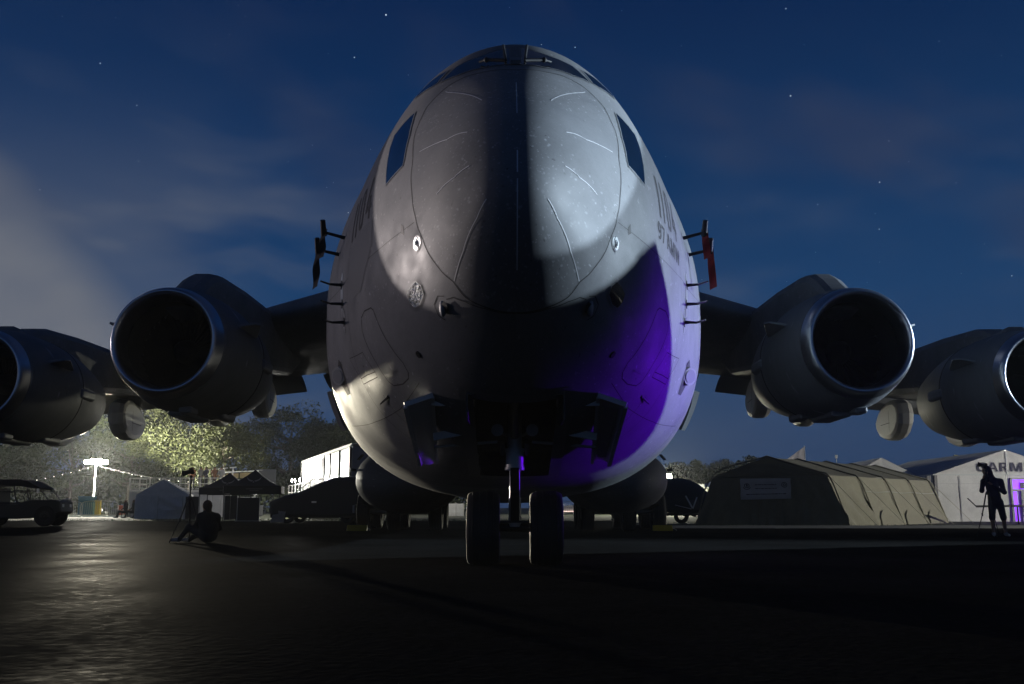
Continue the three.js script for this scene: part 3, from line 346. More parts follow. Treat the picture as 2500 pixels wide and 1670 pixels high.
// a trailer-mounted light tower: mast, four lamp heads on a cross arm; heads look towards `aim`
function lightTower(label, x, z, h, aim, heads, tint) {
  const t = thing('light_tower', label, 'light tower', [x, 0, z], Math.atan2(aim[0] - x, aim[2] - z), 'floodlight towers');
  part('mast', [cyl([0, .5, 0], [0, h * .55, 0], .07), cyl([0, h * .55, 0], [0, h, 0], .05), box(1.6, .06, .06, 0, h, 0)], MAT.white, t); part('trailer_box', [rbox(1.1, .8, 1.7, .06, 0, .75, 0)], M(.5, .42, .08, .5), t); part('outrigger', [bar([-1.1, .1, .6], [1.1, .1, .6], .07, .07), bar([-1.1, .1, -.6], [1.1, .1, -.6], .07, .07), ...[-1, 1].flatMap((k) => [cyl([k * 1.05, 0, .6], [k * 1.05, .4, .6], .03), cyl([k * 1.05, 0, -.6], [k * 1.05, .4, -.6], .03)])], MAT.steel, t);
  for (const k of [-1, 1]) { const w = part('wheel', tyre(.3, .18), MAT.rubber, t); w.position.set(k * .68, .3, -.1); }
  heads.forEach(([dx, dy]) => { part('lamp_housing', [rbox(.44, .38, .16, .04, dx, h + dy, .02), cyl([dx, h, 0], [dx, h + dy, 0], .025)], MAT.darkmetal, t); part('lamp_face', [rbox(.40, .34, .03, .01, dx, h + dy, .115)], glow(...tint, 60), t); });
  t.updateMatrixWorld(true); return t;
}
const cool = [.68, .84, 1], warm = [1, .93, .78];
// the tower in view on the left
const LT = [-34.6, -84];
lightTower('glaring floodlight on a white pole behind the crowd barriers', LT[0], LT[1], 4.35, [-4, 3, -22], [[-.7, .12], [-.23, .22], [.23, .22], [.7, .12]], [1, .97, .86]);
spot([-34.4, 4.5, -83.5], [-5.2, 3.4, -19], 21000, [1, .9, .68], .07, 20, .6);
point([-34.3, 4.55, -83.3], 2700, [1, .95, .80], 12);
// two towers stand outside the picture on the right, one on the left
lightTower('lower floodlight tower beyond the right edge of the picture', 44.2, -21, 6.35, [0, 4, -14], [[-.4, .15], [.4, .15]], cool);
lightTower('taller floodlight tower beyond the right edge of the picture', 44.2, -24.6, 9.65, [0, 4, -14], [[-.4, .15], [.4, .15]], cool);
lightTower('floodlight tower beyond the left edge of the picture', -36.3, -38.2, 6.85, [0, 4, -14], [[-.4, .15], [.4, .15]], [1, .9, .82]);
spot([43.8, 6.5, -21], [.8, 5.2, -13], 10000, cool, .115, 2);
spot([43.8, 9.8, -24.6], [2, 4.6, -18], 8600, cool, .22, 2);
spot([-35.9, 7, -37.9], [-.8, 5.0, -13.2], 3300, [1, .88, .84], .12, 2);
lightTower('second floodlight tower beyond the left edge of the picture', -40.2, -25, 7.85, [0, 4, -14], [[0, .15]], [1, .88, .86]);
spot([-39.8, 8, -24.9], [-2, 5, -16], 680, [1, .84, .86], .17, 3);

lightTower('low floodlight tower beyond the right edge, turned at the khaki tent', 33.2, -33.8, 3.4, [15, 1.5, -44], [[-.25, .15], [.25, .15]], warm);
spot([32.9, 3.55, -34], [19, 1.2, -46], 620, [1, .96, .86], 1.0, 3, .5);

// ------------------------------------------------------------------ fabric
const weave = texture(256, (u, v) => { const k = 128 + 90 * (tile(u, v, 8, 201, 4) - .5) + 30 * (((u * 64) | 0) % 2) - 15; return [k, k, k]; }, false); weave.repeat.set(1.2, 1.2);
const cloth = (r, g, b, seed = 1) => { const t = texture(256, (u, v) => { const a = 1 + .35 * (tile(u, v, 4, seed, 4) - .5) + .16 * (tile(u, v, 64, seed + 9, 2) - .5); return [srgb(r * a), srgb(g * a), srgb(b * a)]; }, true); t.repeat.set(.4, .4); return M(1, 1, 1, .85, 0, { map: t, bumpMap: weave, bumpScale: .004 }); };
const cWhite = cloth(.62, .62, .60, 301), cKhaki = cloth(.27, .26, .19, 302), cBlack = cloth(.016, .016, .02, 303), cNavyRoof = cloth(.30, .32, .36, 304), cBlackLit = cloth(.35, .35, .36, 305);
const wob = (a, k, s) => (u, v) => a * (fbm(u * k + s, v * k + s * 1.7, 3) - .5);

// unseen gable kiosk added outside the frame on the right: its roof line cuts the floodlight that falls on the nose
function gableTent(label, corner, dirU, dirV, W, L, eave, ridge, o = {}) {
  // corner: front-left ground corner; dirU along the gable front, dirV backwards; both [x, z] unit vectors
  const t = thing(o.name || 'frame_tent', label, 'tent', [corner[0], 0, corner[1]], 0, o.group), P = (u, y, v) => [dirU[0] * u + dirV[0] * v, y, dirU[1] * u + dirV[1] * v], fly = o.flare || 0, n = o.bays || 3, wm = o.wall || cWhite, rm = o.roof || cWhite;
  for (let k = 0; k < n; k++) {
    const a = L * k / n, b = L * (k + 1) / n, sg = o.sag || .05;
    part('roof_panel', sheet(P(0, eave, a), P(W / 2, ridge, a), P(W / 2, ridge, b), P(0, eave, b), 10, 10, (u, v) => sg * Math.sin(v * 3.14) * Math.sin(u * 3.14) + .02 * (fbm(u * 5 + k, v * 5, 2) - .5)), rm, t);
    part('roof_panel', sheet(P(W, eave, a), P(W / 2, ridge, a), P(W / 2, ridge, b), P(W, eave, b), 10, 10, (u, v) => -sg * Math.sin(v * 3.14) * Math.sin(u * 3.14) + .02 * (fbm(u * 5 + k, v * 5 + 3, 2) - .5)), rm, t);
    part('wall_panel', sheet(P(-fly, .02, a), P(-fly, .02, b), P(0, eave - .01, b), P(0, eave - .01, a), 14, 10, (u, v) => .07 * (fbm(u * 6 + k * 3, v * 3, 3) - .5) + .025 * Math.sin(u * 30 + v * 3) * (1 - v)), wm, t);
    if (!(o.skipRight || []).includes(k)) part('wall_panel', sheet(P(W + fly, .02, a), P(W + fly, .02, b), P(W, eave - .01, b), P(W, eave - .01, a), 14, 10, (u, v) => .07 * (fbm(u * 6 + k * 3 + 9, v * 3, 3) - .5) + .025 * Math.sin(u * 30 + v * 3) * (1 - v)), wm, t);
  }
  for (const [v, s] of [[0, 1], [L, -1]]) { if (v === 0 && o.openFront) continue; part('gable_panel', sheet(P(0, eave - .02, v), P(W, eave - .02, v), P(W / 2 + .001, ridge - .01, v), P(W / 2 - .001, ridge - .01, v), 12, 6, wob(.04, 4, s)), o.front || wm, t); part('end_wall', sheet(P(-fly, .02, v), P(W + fly, .02, v), P(W, eave - .03, v), P(0, eave - .03, v), 26, 10, (u, w) => .05 * (fbm(u * 9, w * 4, 3) - .5) + .03 * Math.sin(u * 60 + 2 * Math.sin(w * 4)) * (1 - w)), o.front || wm, t); }
  for (let k = 0; k <= n; k++) for (const u of [.03, W - .03]) part('tent_post', [bar(P(u, 0, clamp(L * k / n, .03, L - .03)), P(u, eave - .04, clamp(L * k / n, .03, L - .03)), .06, .06)], MAT.alu, t);
  part('ridge_pole', [bar(P(W / 2, ridge - .05, 0), P(W / 2, ridge - .05, L), .07, .06)], MAT.alu, t); return { t, P };
}
gableTent('unseen light blocker added beyond the right edge, shaped as a narrow white gable kiosk', [27.2, -14.5], [0, -1], [1, 0], 10.4, .8, 3.45, 7.54, { bays: 1, group: 'white gable tents' });  // invented kiosk, shaped so its shadow edge crosses the nose
{ // an invented cone added outside the frame on the left: its steep side cuts the floodlight on the other cheek
  const t = thing('blocker_cone', 'unseen light blocker added beyond the left edge, shaped as a tall white cone', 'tent', [-20.75, 0, -28.3]);
  for (let k = 0; k < 12; k++) { const A = k / 12 * 6.2832, B = (k + 1) / 12 * 6.2832, r = 4.4; part('cone_panel', sheet([r * Math.cos(A), .02, r * Math.sin(A)], [r * Math.cos(B), .02, r * Math.sin(B)], [.05 * Math.cos(B), 8.5, .05 * Math.sin(B)], [.05 * Math.cos(A), 8.5, .05 * Math.sin(A)], 4, 10), cWhite, t); }
  part('centre_pole', [cyl([0, 0, 0], [0, 8.9, 0], .06)], MAT.galv, t);
}

// ------------------------------------------------------------------ right background
// olive army tent
{
  const d = [.65, -.76], f = [-.76, -.65], o = [12.35, -39], W = 5, L = 11.8, P = (u, y, v) => [o[0] + f[0] * u + d[0] * v, y, o[1] + f[1] * u + d[1] * v];
  const t = thing('army_tent', 'khaki canvas army tent with a white banner above its door', 'tent'), n = 4, E = 2.02, Rg = 2.78, fl = .85;
  const G = (u, y, v) => P(u, y, v);
  for (let k = 0; k < n; k++) {
    const a = L * k / n, b = L * (k + 1) / n;
    part('roof_panel', sheet(G(0, E, a), G(0, E, b), G(W / 2, Rg, b), G(W / 2, Rg, a), 14, 10, (u, v) => -.11 * Math.sin(u * 3.14) * Math.sin(v * 2.6 + .3) + .03 * (fbm(u * 6 + k, v * 5, 3) - .5)), cKhaki, t);
    part('roof_panel', sheet(G(W, E, a), G(W, E, b), G(W / 2, Rg, b), G(W / 2, Rg, a), 10, 8, (u, v) => .11 * Math.sin(u * 3.14) * Math.sin(v * 2.6 + .3)), cKhaki, t);
    part('wall_panel', sheet(G(-fl, 0, a), G(-fl, 0, b), G(0, E - .02, b), G(0, E - .02, a), 22, 16, (u, v) => { const near = k === 0 ? 1 : .32; return near * .22 * (fbm(u * 5 + k * 2, v * 3.5 + u * 2, 4) - .5) * (1 - v * .7) - .05 * Math.sin(u * 3.14) * Math.sin(v * 3.14) + (k === 0 ? .09 * Math.sin((u * 2.2 + v * 1.3) * 6.3) * (1 - v) : 0); }), cKhaki, t);
    part('wall_panel', sheet(G(W + fl, 0, a), G(W + fl, 0, b), G(W, E - .02, b), G(W, E - .02, a), 8, 6, wob(.12, 4, k)), cKhaki, t);
    // rolled window flap at the foot of each bay, a rib and a line of lacing
    if (k) part('vent_flap', (() => { const pts = [], q = []; for (let i = 0; i <= 12; i++) { const w = i / 12, h = .62 * Math.sin(w * 3.14) ** .5; pts.push([w, h]); } for (let i = 0; i < 12; i++) { const A = pts[i], B = pts[i + 1], at = ([w, h]) => { const s = lerp(a + .3, a + 2.4, w), y = .03 + h; return G(-fl * (1 - y / E) - .05, y, s); }, fo = ([w]) => G(-fl - .05, .03, lerp(a + .3, a + 2.4, w)); q.push(sheet(fo(A), fo(B), at(B), at(A), 1, 3)); } return q; })(), cKhaki, t);
  }
  for (let k = 0; k <= n; k++) { const v = clamp(L * k / n, .02, L - .02); part('tent_rib', [tube([G(-fl + .02, .0, v), G(-.02, E + .02, v), G(.25, E + .10, v), G(W / 2, Rg + .03, v)], .035, 30), tube([G(W + fl, .0, v), G(W, E + .02, v), G(W / 2, Rg + .03, v)], .03, 20)], cKhaki, t); part('rib_toggle', [sph(.035, ...G(-.06, E - .06, v))], MAT.black, t); }
  part('lacing', [tube([0, 1, 2, 3, 4, 5, 6].map((i) => G(-fl * .3 - .04, E * .70 - .04 * Math.sin(i * 1.57) ** 2, 2.95 + i * 1.45)), .012, 60, 5)], M(.5, .5, .45, .8), t);
  part('gable_panel', [sheet(G(-.0, E - .03, .0), G(W, E - .03, .0), G(W / 2 + .01, Rg - .02, 0), G(W / 2 - .01, Rg - .02, 0), 14, 8, wob(.06, 4, 2))], cKhaki, t); part('gable_peak', [sheet(G(W / 2 - .75, Rg - .28, -.03), G(W / 2 + .75, Rg - .28, -.03), G(W / 2 + .01, Rg - .06, -.03), G(W / 2 - .01, Rg - .06, -.03), 6, 4)], M(.33, .30, .2, .8), t);
  // door curtains hanging apart
  for (const [u0, u1, s] of [[-fl, 1.9, 1], [1.75, 3.3, 2], [3.15, W + fl, 3]]) part('end_curtain', sheet(G(u0, .02, -.02 * s), G(u1, .02, -.02 * s), G(lerp(.0, W, clamp((u1) / W, 0, 1)), E - .05, -.02), G(clamp(u0, 0, W), E - .05, -.02), 26, 14, (u, v) => .12 * (fbm(u * 5 + s, v * 2, 3) - .5) + .05 * Math.sin(u * 24 + Math.sin(v * 3) * 2) * (1 - v)), cKhaki, t);
  part('end_wall', sheet(G(-fl, .02, L), G(W + fl, .02, L), G(W, E, L), G(0, E, L), 6, 4), cKhaki, t);
  for (let k = 0; k < 5; k++) part('guy_rope', [cyl(G(-.04, E, L * k / 4), G(-1.9, .02, L * k / 4 + .1), .012, .012, 5)], M(.4, .38, .3, .8), t);
  // banner over the door: two round crests and lines of small print too far off to read
  const c = document.createElement('canvas'); c.width = 512; c.height = 232; const x = c.getContext('2d'); x.fillStyle = '#d3d5da'; x.fillRect(0, 0, 512, 232); x.strokeStyle = x.fillStyle = '#20242f'; x.lineWidth = 6; x.beginPath(); x.arc(62, 78, 22, 0, 6.3); x.stroke(); x.beginPath(); x.arc(62, 84, 34, .3, 2.84); x.stroke(); x.fillRect(56, 62, 12, 26); x.beginPath(); x.arc(442, 74, 27, 0, 6.3); x.stroke(); x.beginPath(); x.arc(442, 74, 12, 0, 6.3); x.stroke();
  const rng = mulberry(5); const line = (y, x0, x1, h) => { let p = x0; while (p < x1) { const w = 8 + 26 * rng(); x.fillRect(p, y, Math.min(w, x1 - p), h); p += w + 7; } }; x.globalAlpha = .75; line(66, 150, 366, 8); line(108, 150, 370, 8); line(170, 60, 462, 10); x.globalAlpha = 1;
  const ct = new THREE.CanvasTexture(c); ct.colorSpace = THREE.SRGBColorSpace;
  const bt = sheet(G(3.62, 1.06, -.16), G(1.42, 1.10, -.16), G(1.42, 1.90, -.13), G(3.62, 1.92, -.13), 30, 12, (u, v) => .05 * Math.sin(u * 19 + v * 2) * (.4 + .6 * Math.abs(u - .5)) + .02 * Math.sin(v * 9)); { const q = bt.attributes.uv; for (let i = 0; i < q.count; i++) { q.setXY(i, (i % 31) / 30, Math.floor(i / 31) / 12); } }
  const bn = solo('banner', bt, M(1, 1, 1, .8, 0, { map: ct }), 'creased white banner with two round crests on the khaki tent', 'banner'); void bn;
}
// two white frame tents beside each other
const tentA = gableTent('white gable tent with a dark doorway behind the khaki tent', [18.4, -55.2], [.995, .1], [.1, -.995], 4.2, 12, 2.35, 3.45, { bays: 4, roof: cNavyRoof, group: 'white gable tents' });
part('doorway', [box(.95, 1.75, .04, 3.4, 1.0, .30 - .04, 0, -.1, 0)], M(.012, .012, .016, .5), tentA.t); part('door_frame', [bar(tentA.P(2.85, .1, -.08), tentA.P(2.85, 2.1, -.08), .08, .08), bar(tentA.P(3.98, .1, -.08), tentA.P(3.98, 2.1, -.08), .08, .08), bar(tentA.P(2.85, 2.1, -.08), tentA.P(3.98, 2.1, -.08), .08, .08)], MAT.alu, tentA.t);
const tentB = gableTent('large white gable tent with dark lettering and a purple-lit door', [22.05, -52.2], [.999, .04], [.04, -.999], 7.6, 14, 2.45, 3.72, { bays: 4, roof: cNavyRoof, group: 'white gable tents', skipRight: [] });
part('lettering', letters('GARMIN', 1, (u, v) => V(...tentB.P(2.25 + u * 3.35, 2.58 + v * .48, -.06))), M(.012, .012, .05, .6), tentB.t);
part('gutter_strip', [bar(tentB.P(0, 2.42, -.07), tentB.P(7.6, 2.42, -.07), .05, .06), bar(tentB.P(3.8, 2.46, -.05), tentB.P(3.8, 3.6, -.05), .05, .03)], M(.55, .58, .57, .5), tentB.t);
part('wall_seam', [bar(tentB.P(1.35, .05, -.07), tentB.P(1.35, 2.36, -.07), .04, .03), bar(tentB.P(0, 1.96, -.06), tentB.P(3.6, 1.96, -.06), .02, .02)], M(.5, .5, .5, .7), tentB.t);
part('corner_post', [bar(tentB.P(.1, 0, -.1), tentB.P(.1, 2.4, -.1), .14, .1), bar(tentB.P(-.22, 0, -.02), tentB.P(-.22, 2.36, -.02), .2, .08)], M(.10, .10, .11, .5), tentB.t);
{ // purple-lit doorway: glowing panels in a dark frame
  const t = thing('booth_door', 'glowing purple booth door in a dark frame at the right edge', 'booth'), P = (u, y, v) => tentB.P(u, y, v).map((q, i) => q + [22.05, 0, -52.2][i]), mp = glow(.22, .0, 1, 1.6);
  part('door_frame', [bar(P(3.92, 0, -.12), P(3.92, 2.22, -.12), .1, .1), bar(P(4.5, 0, -.12), P(4.5, 1.62, -.12), .22, .08), bar(P(3.9, 1.62, -.14), P(6.9, 1.62, -.14), .1, .1), bar(P(3.9, 2.22, -.14), P(6.9, 2.22, -.14), .1, .08), bar(P(6.9, 0, -.12), P(6.9, 2.2, -.12), .1, .1)], M(.10, .13, .12, .4), t);
  part('light_panel', [sheet(P(4.0, 1.68, -.13), P(6.85, 1.68, -.13), P(6.85, 2.17, -.13), P(4.0, 2.17, -.13), 1, 1)], mp, t); part('light_panel', [sheet(P(4.02, .06, -.13), P(4.24, .06, -.13), P(4.18, 1.56, -.13), P(3.98, 1.56, -.13), 1, 1)], mp, t); part('light_panel', [sheet(P(4.66, .84, -.13), P(6.8, .84, -.13), P(6.8, 1.48, -.13), P(4.62, 1.48, -.13), 1, 1)], mp, t);
  part('lower_panel', [sheet(P(4.66, .04, -.13), P(6.8, .04, -.13), P(6.8, .82, -.13), P(4.66, .82, -.13), 1, 1)], M(.02, .015, .05, .4), t);
  part('sign_board', [bar(P(4.34, 1.86, -.2), P(6.4, 1.86, -.2), .05, .3)], M(.02, .014, .06, .5), t); part('sign_lettering', letters('SEMINARS', 1, (u, v) => V(...P(4.48 + u * 1.35, 1.78 + v * .17, -.235))), M(.30, .22, .5, .5), t);
  const wash = new THREE.RectAreaLight(new THREE.Color(.20, .0, 1), 5, 2.2, 2.0); wash.position.set(...P(5.6, 1.2, -.35)); wash.lookAt(3.4, 2.6, -18); scene.add(wash);
}
// LED wash lamps of the booth, standing outside the picture, turned up at the aircraft
{
  const t = thing('wash_lamp', 'purple wash lamp on the ground beyond the right edge of the picture', 'lamp', [15.5, 0, -19.5], -Math.PI / 2); part('lamp_body', [rbox(.34, .3, .22, .04, 0, .3, -.12), bar([-.2, .02, -.12], [.2, .02, -.12], .3, .04), cyl([-.2, .02, -.12], [-.2, .32, -.12], .02), cyl([.2, .02, -.12], [.2, .32, -.12], .02)], MAT.darkmetal, t); part('lamp_face', [rbox(.28, .24, .02, .008, 0, .3, 0)], glow(.2, 0, 1, 8), t);
  spot([15.3, .32, -19.5], [3.0, 2.7, -15.2], 700, [.16, .0, 1], .20, 4, .9);
}
// feather flags: checkered heads on yellow cloth
for (const [x, lab] of [[26.7, 'left one of two yellow feather flags with checkered tops'], [27.3, 'right one of two yellow feather flags with checkered tops']]) {
  const t = thing('feather_flag', lab, 'flag', [x, 0, -59.8], -.1, 'yellow feather flags'); part('flag_pole', [tube([[-.06, 0, 0], [-.08, 2.6, 0], [-.12, 3.6, 0], [-.02, 3.86, 0]], .02)], MAT.pale, t);
  part('flag_cloth', [sheet([-.06, 1.2, 0], [.3, 1.2, .03], [.34, 3.5, .03], [-.1, 3.5, 0], 6, 20, (u, v) => .04 * Math.sin(v * 11))], M(.5, .42, .05, .8), t);
  const ck = []; for (let r = 0; r < 4; r++) for (let q = 0; q < 5; q++) if ((r + q) % 2) ck.push(sheet([-.1 + q * .09 - r * .01, 3.5 + r * .08, .03], [-.01 + q * .09 - r * .01, 3.5 + r * .08, .033], [-.01 + q * .09 - (r + 1) * .01, 3.58 + r * .08, .033], [-.1 + q * .09 - (r + 1) * .01, 3.58 + r * .08, .03], 1, 1)); part('flag_head', [sheet([-.1, 3.5, .0], [.35, 3.5, .03], [.20, 3.82, .03], [-.08, 3.84, .0], 6, 4)], M(.5, .42, .05, .8), t); part('checker', ck.slice(0, 8), MAT.black, t); part('flag_print', [box(.12, .05, .02, .12, 3.2, .04), box(.05, .2, .02, .08, 3.1, .045)], MAT.black, t);
}
// flag on a short mast above the khaki tent, and a small lamp on a thin pole
{ const t = thing('mast_flag', 'limp pale flag on a short mast above the khaki tent', 'flag', [17.75, 0, -60]); part('flag_pole', [cyl([0, 0, 0], [0, 4.4, 0], .035)], MAT.pale, t); part('flag_cloth', [sheet([-1.35, 3.45, .1], [-.02, 3.42, 0], [-.02, 4.33, 0], [-.5, 4.02, .06], 14, 10, (u, v) => .08 * Math.sin(u * 10 + v * 3) * (1 - u))], cloth(.55, .52, .52, 330), t); }
{ const t = thing('pole_sensor', 'small pale box on a thin pole behind the khaki tent', 'pole', [18, 0, -55]); part('pole', [cyl([0, 0, 0], [0, 3.4, 0], .02)], MAT.galv, t); part('sensor_box', [rbox(.12, .2, .12, .03, 0, 3.5, 0)], MAT.white, t); }
// floodlight far behind the right gear pod
{ const t = thing('flood_mast', 'far floodlight on a mast right of the landing gear', 'light tower', [14.3, 0, -90]); part('mast', [cyl([-.25, 0, 0], [-.25, 3.5, 0], .06), bar([-.3, 3.35, .0], [.3, 3.35, 0], .05, .05)], MAT.white, t); part('lamp_housing', [rbox(.5, .4, .2, .05, .05, 3.5, -.1)], MAT.darkmetal, t); part('lamp_face', [rbox(.44, .34, .03, .01, .05, 3.5, .02)], glow(1, .98, .75, 60), t); part('mast_trailer', [rbox(1.6, .7, 1.1, .06, 0, .7, 0), box(.1, .6, .1, -.6, .3, .3), box(.1, .6, .1, .6, .3, .3)], MAT.darkmetal, t); point([14.35, 3.5, -89.7], 900, [1, .97, .75], 8); }
// long pale site building, pavilion roof behind it
{ const t = thing('site_cabin', 'long pale cabin with a flat roof left of the khaki tent', 'cabin', [23, 0, -95], .04); const planks = []; for (let k = 0; k < 11; k++) part('wall_board', [box(16, .19, .04, 0, .32 + k * .2, .02 * (k % 2 ? 1 : .9))], M(.50, .47, .41, .7), t); void planks; part('cabin_wall', [box(16, 2.3, 3, 0, 1.3, -1.53)], M(.45, .43, .38, .8), t); part('cabin_roof', [box(16.3, .12, 3.4, 0, 2.55, -1.4)], M(.3, .3, .3, .6), t); part('cabin_skirt', [box(16, .2, 2.9, 0, .1, -1.5)], M(.1, .1, .1, .8), t); part('window', [box(.7, .5, .05, -2.4, 1.6, .04)], MAT.darkglass, t); part('roof_unit', [rbox(.8, .3, .6, .04, -4.8, 2.76, -1)], MAT.pale, t); part('cabin_door', [box(.85, 1.9, .05, -3.6, 1.15, .04)], M(.2, .2, .22, .6), t); }
{ const t = thing('pavilion_tent', 'small pale blue tent roof far behind the cabin', 'tent', [21.6, 0, -106]); part('tent_roof', [sheet([-2.2, 2.5, 1], [2.2, 2.5, 1], [.1, 3.5, 0], [-.1, 3.5, 0], 8, 6), sheet([-2.2, 2.5, 1], [-2.2, 2.5, -1], [-.1, 3.5, 0], [-.1, 3.5, 0], 6, 6), sheet([2.2, 2.5, 1], [2.2, 2.5, -1], [.1, 3.5, 0], [.1, 3.5, 0], 6, 6)], cloth(.5, .58, .68, 340), t); for (const k of [-2.1, 2.1]) part('tent_post', [cyl([k, 0, .9], [k, 2.5, .9], .04)], MAT.pale, t); }
// parked car seen from the front left of the khaki tent
function car(label, pos, turn, body, group) {
  const t = thing('parked_car', label, 'car', pos, turn, group), prof = [[-2.2, .42], [-2.25, .78], [-2.1, .98], [-1.0, 1.06], [-.45, 1.46], [.3, 1.56], [1.6, 1.52], [2.15, 1.05], [2.28, .9], [2.25, .42]];
  part('car_body', (() => { const g = extrude(prof, 1.66, .08); g.translate(0, 0, -.83); g.rotateY(Math.PI / 2); return g; })(), body, t);
  part('windscreen', [sheet([-.74, 1.09, .98], [.74, 1.09, .98], [.66, 1.45, .5], [-.66, 1.45, .5], 4, 3)], MAT.darkglass, t);
  for (const s of [-1, 1]) { part('side_glass', [sheet([s * .925, 1.1, .55], [s * .925, 1.1, -1.7], [s * .918, 1.46, -1.4], [s * .918, 1.46, .25], 4, 2)], MAT.darkglass, t); part('headlight', [rbox(.42, .14, .1, .04, s * .62, .82, 2.27)], MAT.alu, t); part('wing_mirror', [rbox(.2, .13, .1, .04, s * 1.05, 1.12, .6)], body, t); for (const z of [-1.35, 1.4]) { const w = part('wheel', tyre(.34, .22), MAT.rubber, t); w.position.set(s * .84, .34, z); part('wheel_rim', rim(.34, .22), MAT.alu, w); } }
  part('grille', [rbox(.9, .2, .06, .03, 0, .78, 2.31), rbox(1.4, .12, .06, .03, 0, .52, 2.3)], MAT.black, t); part('bumper', [rbox(1.7, .2, .12, .05, 0, .45, 2.27)], body, t); return t;
}
car('pale grey car parked left of the khaki tent', [15.6, 0, -78], -.55, M(.22, .24, .27, .35, .2));
// dark radar dish shelter on a flat trailer
{ const t = thing('dish_trailer', 'dark domed dish on a flat trailer beside the right landing gear', 'trailer', [8.0, 0, -48.5], .1);
  part('dome', [(() => { const g = new THREE.SphereGeometry(1.45, 32, 18, 0, 6.2832, 0, Math.PI / 2); g.scale(1.25, 1.05, 1); g.translate(.05, .62, 0); return g; })()], M(.035, .042, .042, .75), t); part('dome_skirt', [cyl([.05, .5, 0], [.05, .64, 0], 1.7, 1.72, 32)], MAT.darkmetal, t); part('feed_bracket', [bar([.12, 1.28, 1.42], [.34, .72, 1.72], .06, .05), bar([.66, 1.22, 1.42], [.36, .70, 1.72], .05, .04), bar([-.42, .86, 1.5], [.3, .68, 1.72], .03, .03)], MAT.white, t);
  part('trailer_bed', [box(3.6, .12, 2.2, .6, .42, 0)], MAT.darkmetal, t); part('trailer_edge', [box(2.0, .05, .04, 1.0, .47, 1.13, 0, 0, .04)], MAT.pale, t); part('side_panel', [box(.5, .62, .05, .5, .78, 1.52, -.2, 0, .1)], M(.1, .1, .1, .7), t); for (const k of [-.3, .9]) { const w = part('wheel', tyre(.36, .24), MAT.rubber, t); w.position.set(k + .3, .36, 1.0); w.rotation.y = Math.PI / 2; } part('stand', [cyl([2.3, .0, 1], [2.3, .42, 1], .04), cyl([-1.1, 0, 1], [-1.1, .42, 1], .04)], MAT.steel, t); part('dark_box', [box(.9, 1.0, .5, 1.9, 1.0, -.5)], M(.03, .03, .03, .8), t); }
// low dark rail behind the standing photographer
{ const t = thing('low_rail', 'low dark rail behind the standing photographer', 'rail', [0, 0, -44]); part('rail_bar', [cyl([20.4, .8, 0], [27, .86, 0], .05), cyl([20.4, .8, 0], [20.05, 1.15, 0], .025)], MAT.darkmetal, t); for (const x of [22.2, 24.6, 26.6]) part('rail_post', [cyl([x, 0, 0], [x, .82, 0], .035)], MAT.darkmetal, t); }

// ------------------------------------------------------------------ left background
// barriers: each upright is a part
function barrier(label, pos, turn, w = 2.6) {
  const t = thing('crowd_barrier', label, 'barrier', pos, turn, 'steel crowd barriers'); const g = MAT.galv;
  part('barrier_frame', [tube([[-w / 2, .05, 0], [-w / 2, .9, 0], [-w / 2 + .12, 1.06, 0], [w / 2 - .12, 1.06, 0], [w / 2, .9, 0], [w / 2, .05, 0]], .024, 50, 6), cyl([-w / 2, .2, 0], [w / 2, .2, 0], .02, .02, 6)], g, t); for (let k = 1; k < 18; k++) part('upright', cyl([-w / 2 + w * k / 18, .2, 0], [-w / 2 + w * k / 18, 1.05, 0], .010, .010, 5), g, t); for (const s of [-1, 1]) part('barrier_foot', [bar([s * w / 2, .03, -.3], [s * w / 2, .03, .3], .05, .03)], g, t); return t;
}
barrier('crowd barrier right below the glaring floodlight', [-29.2, 0.03, -72], .03);
barrier('crowd barrier in front of the seated group by the white tent', [-25.4, 0.03, -70], .02);
barrier('crowd barrier partly behind the parked buggy', [-32.2, 0.03, -73], .05);
barrier('crowd barrier seen between the right nose wheel and the landing gear', [5.3, 0.03, -79], 0);
